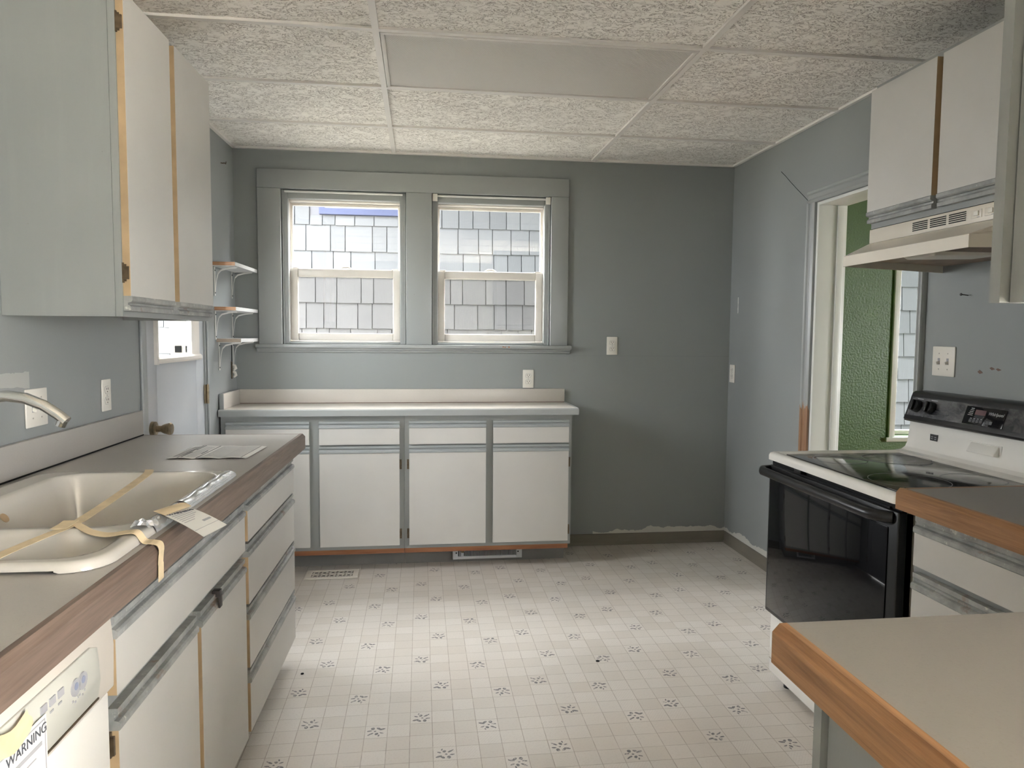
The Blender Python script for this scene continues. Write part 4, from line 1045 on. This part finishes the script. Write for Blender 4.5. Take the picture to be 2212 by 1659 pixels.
# toe vent grille
tv = thing('toe_vent', 'white louvred heating vent with brass knob in the toe kick', 'vent', (.385, -.255, .055))
VX0, VX1, VZ0, VZ1 = .186, .602, .017, .098
part('frame', frame_rect(MB(), VX0, VX1, VZ0, VZ1, .032, .034, .016, .010, -.262, -.2465), 'vent_white', tv, .002)
part('backing', MB().box(VX0+.03, VX1-.03, -.2505, -.2462, VZ0+.012, VZ1-.009), 'slot', tv)
lv = mesh_from(MB().box(-.0009, .0009, -.0035, .0035, 0, VZ1-VZ0-.026)); lv.materials.append(M['vent_white'])
n = 0; xx = VX0+.074
while xx < VX1-.036:
    piece('louver', lv, tv, (xx, -.2560, VZ0+.016), (0, 0, .25)); xx += .0078; n += 1
for xx in (VX0+.040, VX0+.047): piece('louver', lv, tv, (xx, -.256, VZ0+.016), (0, 0, .5))
part('lever_plate', MB().box(VX0+.051, VX0+.067, -.2605, -.2515, VZ0+.016, VZ1-.010), 'vent_white', tv)
part('knob', MB().tube([(VX0+.059, -.2606, .072), (VX0+.059, -.272, .072), (VX0+.059, -.274, .072)], [.011, .013, .009], 16), 'brass', tv, smooth=50)
for xx in (VX0+.022, VX1-.024): part('screw', MB().disc((xx, -.262, .056), (0, -1, 0), .0045, .002, 10), 'slot', tv)

# floor register with pierced ornament
rg = thing('floor_register', 'cream pierced metal floor register by the back cabinet', 'vent', (-.495, -.41, 0))
RX0, RX1, RY0, RY1 = -.638, -.350, -.487, -.338
fr = MB()
for (a, b, c, d) in ((RX0, RX1, RY0, RY0+.024), (RX0, RX1, RY1-.024, RY1), (RX0, RX0+.030, RY0+.024, RY1-.024), (RX1-.030, RX1, RY0+.024, RY1-.024)): fr.box(a, b, c, d, .0005, .007)
part('frame', fr, 'register', rg, .002)
part('duct', MB().box(RX0+.028, RX1-.028, RY0+.022, RY1-.022, .0004, .0012), 'slot', rg)
gx0, gx1, gy0, gy1 = RX0+.030, RX1-.030, RY0+.024, RY1-.024
lat = MB()
def bar(p, q, wd=.0032):
    d = Vector((q[0]-p[0], q[1]-p[1])).normalized(); nx, ny = -d.y*wd/2, d.x*wd/2
    lat.hexa([(p[0]-nx, p[1]-ny, .003), (q[0]-nx, q[1]-ny, .003), (q[0]+nx, q[1]+ny, .003), (p[0]+nx, p[1]+ny, .003), (p[0]-nx, p[1]-ny, .0064), (q[0]-nx, q[1]-ny, .0064), (q[0]+nx, q[1]+ny, .0064), (p[0]+nx, p[1]+ny, .0064)])
nc = 5; cw = (gx1-gx0)/nc; ch = (gy1-gy0)/2
for r in range(2):
    for c in range(nc):
        cx, cy = gx0+(c+.5)*cw, gy0+(r+.5)*ch; rad = min(cw, ch)*.30
        for k in range(8):
            a0 = math.pi/4*k; a1 = math.pi/4*(k+1); bar((cx+rad*math.cos(a0), cy+rad*math.sin(a0)), (cx+rad*math.cos(a1), cy+rad*math.sin(a1)))
        for k in range(4):
            a0 = math.pi/4+math.pi/2*k; bar((cx+rad*math.cos(a0), cy+rad*math.sin(a0)), (cx+cw/2*(1 if math.cos(a0) > 0 else -1), cy+ch/2*(1 if math.sin(a0) > 0 else -1)))
        bar((cx-cw/2, cy), (cx-rad, cy)); bar((cx+rad, cy), (cx+cw/2, cy))
bar((gx0, (gy0+gy1)/2), (gx1, (gy0+gy1)/2))
part('lattice', lat, 'register', rg)

# ------------------------------------------------------------------ range
RY0_, RY1_ = -2.628, -1.868
XFR = 1.352
rg2 = thing('kitchen_range', 'white electric range with black glass oven door and smooth black cooktop', 'range', (1.66, (RY0_+RY1_)/2, 0))
part('body', MB().box(XFR+.03, XR-.012, RY0_+.004, RY1_-.004, .03, .888), 'appliance', rg2)
part('front_trim', MB().box(XFR+.004, XFR+.029, RY0_+.004, RY0_+.016, .05, .87), 'steel', rg2)
for (a, b) in ((XFR+.06, RY0_+.05), (XFR+.06, RY1_-.05), (XR-.08, RY0_+.05), (XR-.08, RY1_-.05)): part('foot', MB().disc((a, b, 0), (0, 0, 1), .018, .03, 12), 'black', rg2)
dwz = part('storage_drawer', MB().box(XFR-.001, XFR+.028, RY0_+.008, RY1_-.006, .052, .285), 'appliance', rg2, .005)
part('drawer_crease', MB().box(XFR-.0025, XFR-.0012, RY0_+.012, RY1_-.01, .105, .108), 'steel', dwz)
# oven door
ovd = part('oven_door', MB().box(XFR-.022, XFR+.028, RY0_+.004, RY1_-.001, .295, .866), 'black', rg2, .005)
part('glass_panel', MB().box(XFR-.0255, XFR-.0222, RY0_+.045, RY1_-.018, .312, .815), 'blackglass', ovd, .001)
hd = MB(); hz = .846; hx = XFR-.062
hd.tube([(XFR-.020, RY1_-.004, hz), (hx+.012, RY1_-.006, hz), (hx, RY1_-.030, hz), (hx-.001, (RY0_+RY1_)/2, hz), (hx, RY0_+.085, hz), (hx+.014, RY0_+.055, hz), (XFR-.020, RY0_+.030, hz)], [.018, .017, .0165, .0165, .0165, .017, .017], 14)
part('door_handle', hd, 'black', ovd, smooth=50)
for k in range(3): part('vent_fin', MB().box(XFR-.018+.010*k, XFR-.012+.010*k, RY0_+.05, RY1_-.02, .866, .8725-.0015*k), 'black', ovd)
part('vent_strip', MB().box(XFR-.010, XFR+.029, RY0_+.006, RY1_-.004, .867, .886), 'slot', rg2)
part('door_latch', MB().box(XFR-.030, XFR-.006, -2.11, -2.065, .873, .889), 'black', rg2, .002)
# cooktop pan
ctop = MB(); n_ = 24
CX0, CX1, CY0, CY1 = XFR-.034, 1.86, RY0_, RY1_
def ring(mb, x0, x1, y0, y1, r, z, k=6):
    pts = []
    for (cx, cy, a0) in ((x1-r, y1-r, 0), (x0+r, y1-r, 90), (x0+r, y0+r, 180), (x1-r, y0+r, 270)):
        for i in range(k+1):
            a = math.radians(a0+90*i/k); pts.append((cx+r*math.cos(a), cy+r*math.sin(a), z))
    i0 = len(mb.v); mb.v += pts; return i0, len(pts)
rings = [ring(ctop, CX0, CX1, CY0, CY1, .022, .889), ring(ctop, CX0, CX1, CY0, CY1, .022, .905), ring(ctop, CX0+.004, CX1-.002, CY0+.004, CY1-.004, .02, .914), ring(ctop, CX0+.012, CX1-.004, CY0+.012, CY1-.012, .018, .918),
         ring(ctop, CX0+.028, CX1-.01, CY0+.028, CY1-.028, .014, .917), ring(ctop, CX0+.040, CX1-.02, CY0+.045, CY1-.045, .012, .909)]
for (a, n1), (b, n2) in zip(rings, rings[1:]):
    for i in range(n1):
        j = (i+1) % n1; ctop.face([a+i, a+j, b+j, b+i])
ctop.face([rings[-1][0]+i for i in range(rings[-1][1])]); ctop.face([rings[0][0]+i for i in reversed(range(rings[0][1]))])
ct = part('cooktop', ctop, 'appliance', rg2, smooth=40)
part('glass_top', MB().box(CX0+.048, CX1-.035, CY0+.060, CY1-.060, .9095, .9145), 'cooktop', ct, .001)
for (bx_, by_, br_) in ((1.50, -2.06, .09), (1.50, -2.43, .115), (1.72, -2.06, .115), (1.72, -2.43, .09)):
    mb = MB(); i0 = len(mb.v); N = 40
    for i in range(N):
        a = 2*math.pi*i/N
        for r_q, z_q in ((br_-.0012, .9146), (br_+.0012, .9146), (br_+.0012, .9149), (br_-.0012, .9149)): mb.v.append((bx_+r_q*math.cos(a), by_+r_q*math.sin(a), z_q))
    for i in range(N):
        for k in range(4): mb.face([i0+4*i+k, i0+4*i+(k+1) % 4, i0+4*((i+1) % N)+(k+1) % 4, i0+4*((i+1) % N)+k])
    part('burner_ring', mb, 'button', ct)
# backguard: white riser curving up from the pan, black console on top
rp = [(1.845, .9185), (1.872, .921), (1.888, .932), (1.896, .950), (1.906, 1.030), (1.972, 1.030), (1.972, .895), (1.861, .895), (1.8605, .9175)]
part('riser', MB().prism(rp, RY0_+.006, RY1_-.006, lambda p, q, t: (p, t, q)), 'appliance', rg2, .003)
cp2 = [(1.893, 1.031), (1.884, 1.034), (1.878, 1.042), (1.886, 1.060), (1.909, 1.128), (1.914, 1.142), (1.926, 1.148), (1.970, 1.150), (1.970, 1.031)]
con = part('console', MB().prism(cp2, RY0_+.001, RY1_-.001, lambda p, q, t: (p, t, q)), 'black', rg2, .002)
cn = Vector((-(1.128-1.060), 0, (1.909-1.886))).normalized(); cu = Vector((1.909-1.886, 0, 1.128-1.060)).normalized()
def con_p(y, s, d=0.0): q = Vector((1.886, y, 1.060)) + cu*s + cn*d; return tuple(q)
def con_box(y0, y1, s0, s1, d0, d1): return MB().hexa([con_p(y0, s0, d0), con_p(y1, s0, d0), con_p(y1, s1, d0), con_p(y0, s1, d0), con_p(y0, s0, d1), con_p(y1, s0, d1), con_p(y1, s1, d1), con_p(y0, s1, d1)])
fp = part('fascia', con_box(RY0_+.008, RY1_-.012, -.004, .070, .0002, .0016), 'panel_black', con)
for yk in (-1.925, -2.000, -2.495, -2.570):
    kb = MB(); c0 = Vector(con_p(yk, .034, .0016)); kb.tube([c0, c0+cn*.014, c0+cn*.018], [.0245, .023, .020], 22)
    kn_ = part('knob', kb, 'black', con, smooth=40)
    part('knob_grip', con_box(yk-.005, yk+.005, .014, .054, .018, .030), 'black', kn_, .002)
    part('knob_scale', MB().hexa([con_p(yk-.020, .063, .0016), con_p(yk+.012, .063, .0016), con_p(yk+.012, .065, .0016), con_p(yk-.020, .065, .0016), con_p(yk-.020, .063, .0019), con_p(yk+.012, .063, .0019), con_p(yk+.012, .065, .0019), con_p(yk-.020, .065, .0019)]), 'panel_print', con)
ds = part('clock_panel', con_box(-2.345, -2.170, -.002, .062, .0016, .004), 'blackglass', con, .001)
part('display', con_box(-2.262, -2.215, .034, .052, .004, .0044), 'display_red', ds)
for k in range(6): part('button', con_box(-2.199-.0155*k-(.012 if k > 3 else 0)-.012, -2.199-.0155*k-(.012 if k > 3 else 0), .006, .017, .004, .0048), 'button', ds)
for k in range(5): part('legend_print', con_box(-2.207, -2.185-.002*k, .030+.006*k, .032+.006*k, .004, .0043), 'panel_print', ds)
for k in range(4): part('legend_print', con_box(-2.209-.0155*k, -2.201-.0155*k, .019, .0205, .004, .0043), 'panel_print', ds)
text_part('lettering', 'Whirlpool', .0155, 'panel_print', ds, con_p(-2.272, .038, .0044), (0, -1, 0), tuple(cu), shear=.25)
bg = part('badge', MB().box(1.8978, 1.9040, -2.036, -1.998, .972, .996), 'panel_black', rg2)
for k in range(4): part('badge_print', MB().box(1.8972, 1.8978, -2.030+.018*(k % 2), -2.022+.018*(k % 2), .978+.007*(k//2), .980+.007*(k//2)), 'panel_print', bg)
sc2 = MB().prism([(0, .0), (-.020, .002), (-.020, .006), (-.004, .034), (0, .034)], -2.322, -2.202, lambda p, q, t: (1.899+p, t, .962+q))
so = part('vent_scoop', sc2, 'appliance', rg2, .001)
part('scoop_plate', MB().box(1.8985, 1.9040, -2.332, -2.192, .958, 1.000), 'appliance', rg2)

# ------------------------------------------------------------------ hood and cabinet above
HY0, HY1 = -2.690, -1.932
hood = thing('range_hood', 'almond range hood with slotted vents mounted under the wall cabinet', 'range hood', (1.8, -2.31, 1.60))
hb = MB()
F = 1.662
hb.box(F, XR-.001, HY0, HY1, 1.704, 1.755)
part('upper_box', hb, 'hood', hood, .002)
LX = 1.482; LY0, LY1 = -2.648, -2.062
P_ = [(LX, LY0, 1.640), (LX, LY1, 1.640), (F+.0, HY1, 1.7035), (F, HY0, 1.7035)]
can = MB()
# sloping canopy skin as thin shell pieces
def quad_shell(mb, a, b, c, d, n, th):
    n = Vector(n)*th; A, B, C_, D = [Vector(q) for q in (a, b, c, d)]
    mb.hexa([A, B, C_, D, A+n, B+n, C_+n, D+n])
def qs(mb, a, b, c, d, th=.002):
    A, B, C_ = Vector(a), Vector(b), Vector(c); n = (B-A).cross(C_-A).normalized(); quad_shell(mb, a, b, c, d, n, th)
WY1, WY0 = -1.905, -2.720
XB = XR-.002
qs(can, (LX, LY0, 1.640), (LX, LY1, 1.640), (F, HY1, 1.7035), (F, HY0, 1.7035))
qs(can, (LX, LY1, 1.640), (XB, WY1, 1.640), (XB, HY1, 1.7035), (F, HY1, 1.7035))
qs(can, (LX, LY0, 1.640), (F, HY0, 1.7035), (XB, HY0, 1.7035), (XB, WY0, 1.640))
part('canopy', can, 'hood', hood)
lip = MB(); qs(lip, (LX, LY0, 1.604), (LX, LY1, 1.604), (LX, LY1, 1.640), (LX, LY0, 1.640)); qs(lip, (LX, LY1, 1.604), (XB, WY1, 1.604), (XB, WY1, 1.640), (LX, LY1, 1.640)); qs(lip, (LX, LY0, 1.604), (LX, LY0, 1.640), (XB, WY0, 1.640), (XB, WY0, 1.604))
part('lip', lip, 'hood', hood)
part('underside', MB().hexa([(LX+.02, LY0+.012, 1.628), (XB-.006, WY0+.02, 1.628), (XB-.006, WY1-.02, 1.628), (LX+.02, LY1-.012, 1.628), (LX+.02, LY0+.012, 1.630), (XB-.006, WY0+.02, 1.630), (XB-.006, WY1-.02, 1.630), (LX+.02, LY1-.012, 1.630)]), 'hood_in', hood)
part('lamp_lens', MB().hexa([(LX+.07, -2.43, 1.606), (LX+.30, -2.43, 1.612), (LX+.30, -2.30, 1.612), (LX+.07, -2.30, 1.606), (LX+.05, -2.45, 1.627), (LX+.32, -2.45, 1.627), (LX+.32, -2.28, 1.627), (LX+.05, -2.28, 1.627)]), 'lens_plastic', hood, .004)
part('grease_filter', MB().box(LX+.07, LX+.33, -2.66, -2.47, 1.614, 1.627), 'filter', hood)
sb = mesh_from(MB().box(-.0012, .0008, -.036, .036, -.0016, .0016)); sb.materials.append(M['slot'])
for g_ in range(3):
    for k in range(5): piece('vent_slot', sb, hood, (F-.0002, -2.207-.085*g_, 1.718+.0064*k))
for yy in (-2.455, -2.510):
    p2 = part('switch_plate', MB().box(F-.002, F+.001, yy-.021, yy+.021, 1.718, 1.742), 'hood', hood, .0005)
    part('rocker', MB().box(F-.006, F-.002, yy-.011, yy+.006, 1.724, 1.738), 'plate', p2, .001)
    part('legend_print', MB().box(F-.0024, F-.002, yy-.014, yy-.004, 1.7185, 1.7205), 'ink_soft', p2)
QY0, QY1, QZ0, QZ1, QX = -2.69, -1.938, 1.757, 2.276, 1.664
qc = thing('wall_cabinet', 'short two door white wall cabinet over the range hood', 'cabinet', (1.83, (QY0+QY1)/2, QZ0))
part('carcass', MB().box(QX+.0195, XR-.001, QY0+.001, QY1-.001, QZ0, QZ1), 'cab', qc)
fq = lambda a, d, z: (QX-d, a, z)
part('face_frame', frame_grid(MB(), fq, QY0, QY1, QZ0, QZ1, [(QY0, QY0+.03), (QY1-.018, QY1), (-2.312, -2.27)], [(QY0+.03, QY1-.018, QZ0, QZ0+.06), (QY0+.03, QY1-.018, QZ1-.03, QZ1)]), 'cab', qc)
front(qc, 'door', fq, -2.278, QY1-.002, 1.776, 2.256, 'bottom', th=.021)
front(qc, 'door', fq, QY0+.02, -2.306, 1.776, 2.256, 'bottom', th=.021)

# ------------------------------------------------------------------ right base units, L shaped worktop and peninsula
XG = 1.352
fg = lambda a, d, z: (XG-d, a, z)
rb = thing('base_cabinet', 'grey base cabinet with white drawers beside the range', 'cabinet', (1.67, -3.08, 0))
part('carcass', MB().box(XG+.02, XR-.001, -3.53, -2.672, .10, .8785), 'cab', rb)
part('face_frame', frame_grid(MB(), fg, -3.52, -2.668, .09, .878, [(-3.52, -3.46), (-2.70, -2.668)], [(-3.46, -2.70, .862, .878), (-3.46, -2.70, .715, .75), (-3.46, -2.70, .52, .55), (-3.46, -2.70, .09, .12)]), 'cab', rb)
part('plinth', MB().box(XG+.08, XR-.01, -3.53, -2.675, 0, .099), 'toe', rb)
for (zb, zt) in ((.738, .874), (.548, .718), (.330, .530), (.10, .31)): front(rb, 'drawer', fg, -3.45, -2.688, zb, zt, ph=1.1)
PX, PY = .508, -3.492
PB = -4.14
rw = thing('peninsula_worktop', 'beige laminate worktop with oak edge turning from the range into a peninsula', 'worktop', (1.3, -3.7, .88))
rt = MB(); rt.box(1.310+.022, XR-.001, PY-.0002, -2.642-.012, .881, CT_Z); rt.box(PX+.022, XR-.001, PB, PY-.022, .881, CT_Z)
rt.box(1.332, XR-.001, PY-.022, PY-.0002, .881, CT_Z)
rt.box(PX+.022, 1.3319, PY-.0219, PY, CT_Z-.0038, CT_Z)
part('top', rt, 'counter_right_shaded', rw)
ep = [(0, -.058), (.022, -.058), (.022, -.012), (.011, 0), (0, 0)]
part('front_edge', MB().prism(ep, PY-.001, -2.636, lambda p, q, t: (1.3318-p, t, CT_Z+q)), 'oak_y', rw, label='oak front edge')
part('end_edge', MB().prism(ep, PB, PY-.0002, lambda p, q, t: (PX+.0218-p, t, CT_Z+q)), 'oak_y', rw, label='oak end edge')
part('inner_edge', MB().prism([(0, -.058), (.022, -.058), (.022, -.004), (0, -.004)], PX+.022, 1.3318, lambda p, q, t: (t, PY-.0218+p, CT_Z+q)), 'oak_x', rw, label='oak inner edge')
part('range_side_edge', MB().box(1.335, XR-.001, -2.6538, -2.640, .882, CT_Z), 'oak_x', rw)

pn = thing('peninsula_cabinet', 'grey end panel and cabinet under the peninsula worktop', 'cabinet', (1.1, -3.8, 0))
pf = lambda a, d, z: (a, -3.535+d, z)
part('end_panel', MB().box(.562, .575, -4.10, -3.556, .0, .8785), 'cab', pn)
part('face_frame', frame_grid(MB(), pf, .552, 1.33, .0, .8785, [(.552, .60), (.93, .97), (1.29, 1.33)], [(.60, .93, .84, .8785), (.97, 1.29, .84, .8785), (.60, .93, .0, .12), (.97, 1.29, .0, .12)]), 'cab', pn)
part('carcass', MB().box(.576, 1.33, -4.09, -3.556, .0, .8785), 'cab', pn)
for (a, b) in ((.585, .94), (.96, 1.30)): front(pn, 'door', pf, a, b, .11, .85)
pu = thing('wall_cabinet', 'grey hanging wall cabinet above the peninsula worktop', 'cabinet', (1.4, -3.66, 1.408))
pg = lambda a, d, z: (a, -3.50+d, z)
part('end_panel', MB().box(.834, .848, -3.82, -3.522, 1.408, 2.30), 'cab', pu)
part('face_frame', frame_grid(MB(), pg, .820, XR-.001, 1.408, 2.30, [(.820, .86), (1.38, 1.42), (1.94, XR-.001)], [(.86, 1.38, 1.408, 1.45), (1.42, 1.94, 1.408, 1.45), (.86, 1.38, 2.26, 2.30), (1.42, 1.94, 2.26, 2.30)]), 'cab', pu)
part('carcass', MB().box(.849, XR-.001, -3.81, -3.522, 1.412, 2.30), 'cab', pu)
for (a, b) in ((.85, 1.39), (1.41, 1.95)): front(pu, 'door', pg, a, b, 1.425, 2.285, 'bottom')

# ------------------------------------------------------------------ specks of debris on the floor
for (x, y, s, lab) in ((.73, -1.62, .012, 'dark scrap lying alone in the middle of the floor'), (-.47, -1.60, .010, 'dark chip on the floor beside the drawer cabinet')):
    mb = MB(); mb.tube([(x, y, .0), (x, y, s*.25), (x, y, s*.4)], [s*.7, s*.6, s*.15], 7)
    solo('debris_chip', mb, 'slot', lab, 'debris', (x, y, 0))
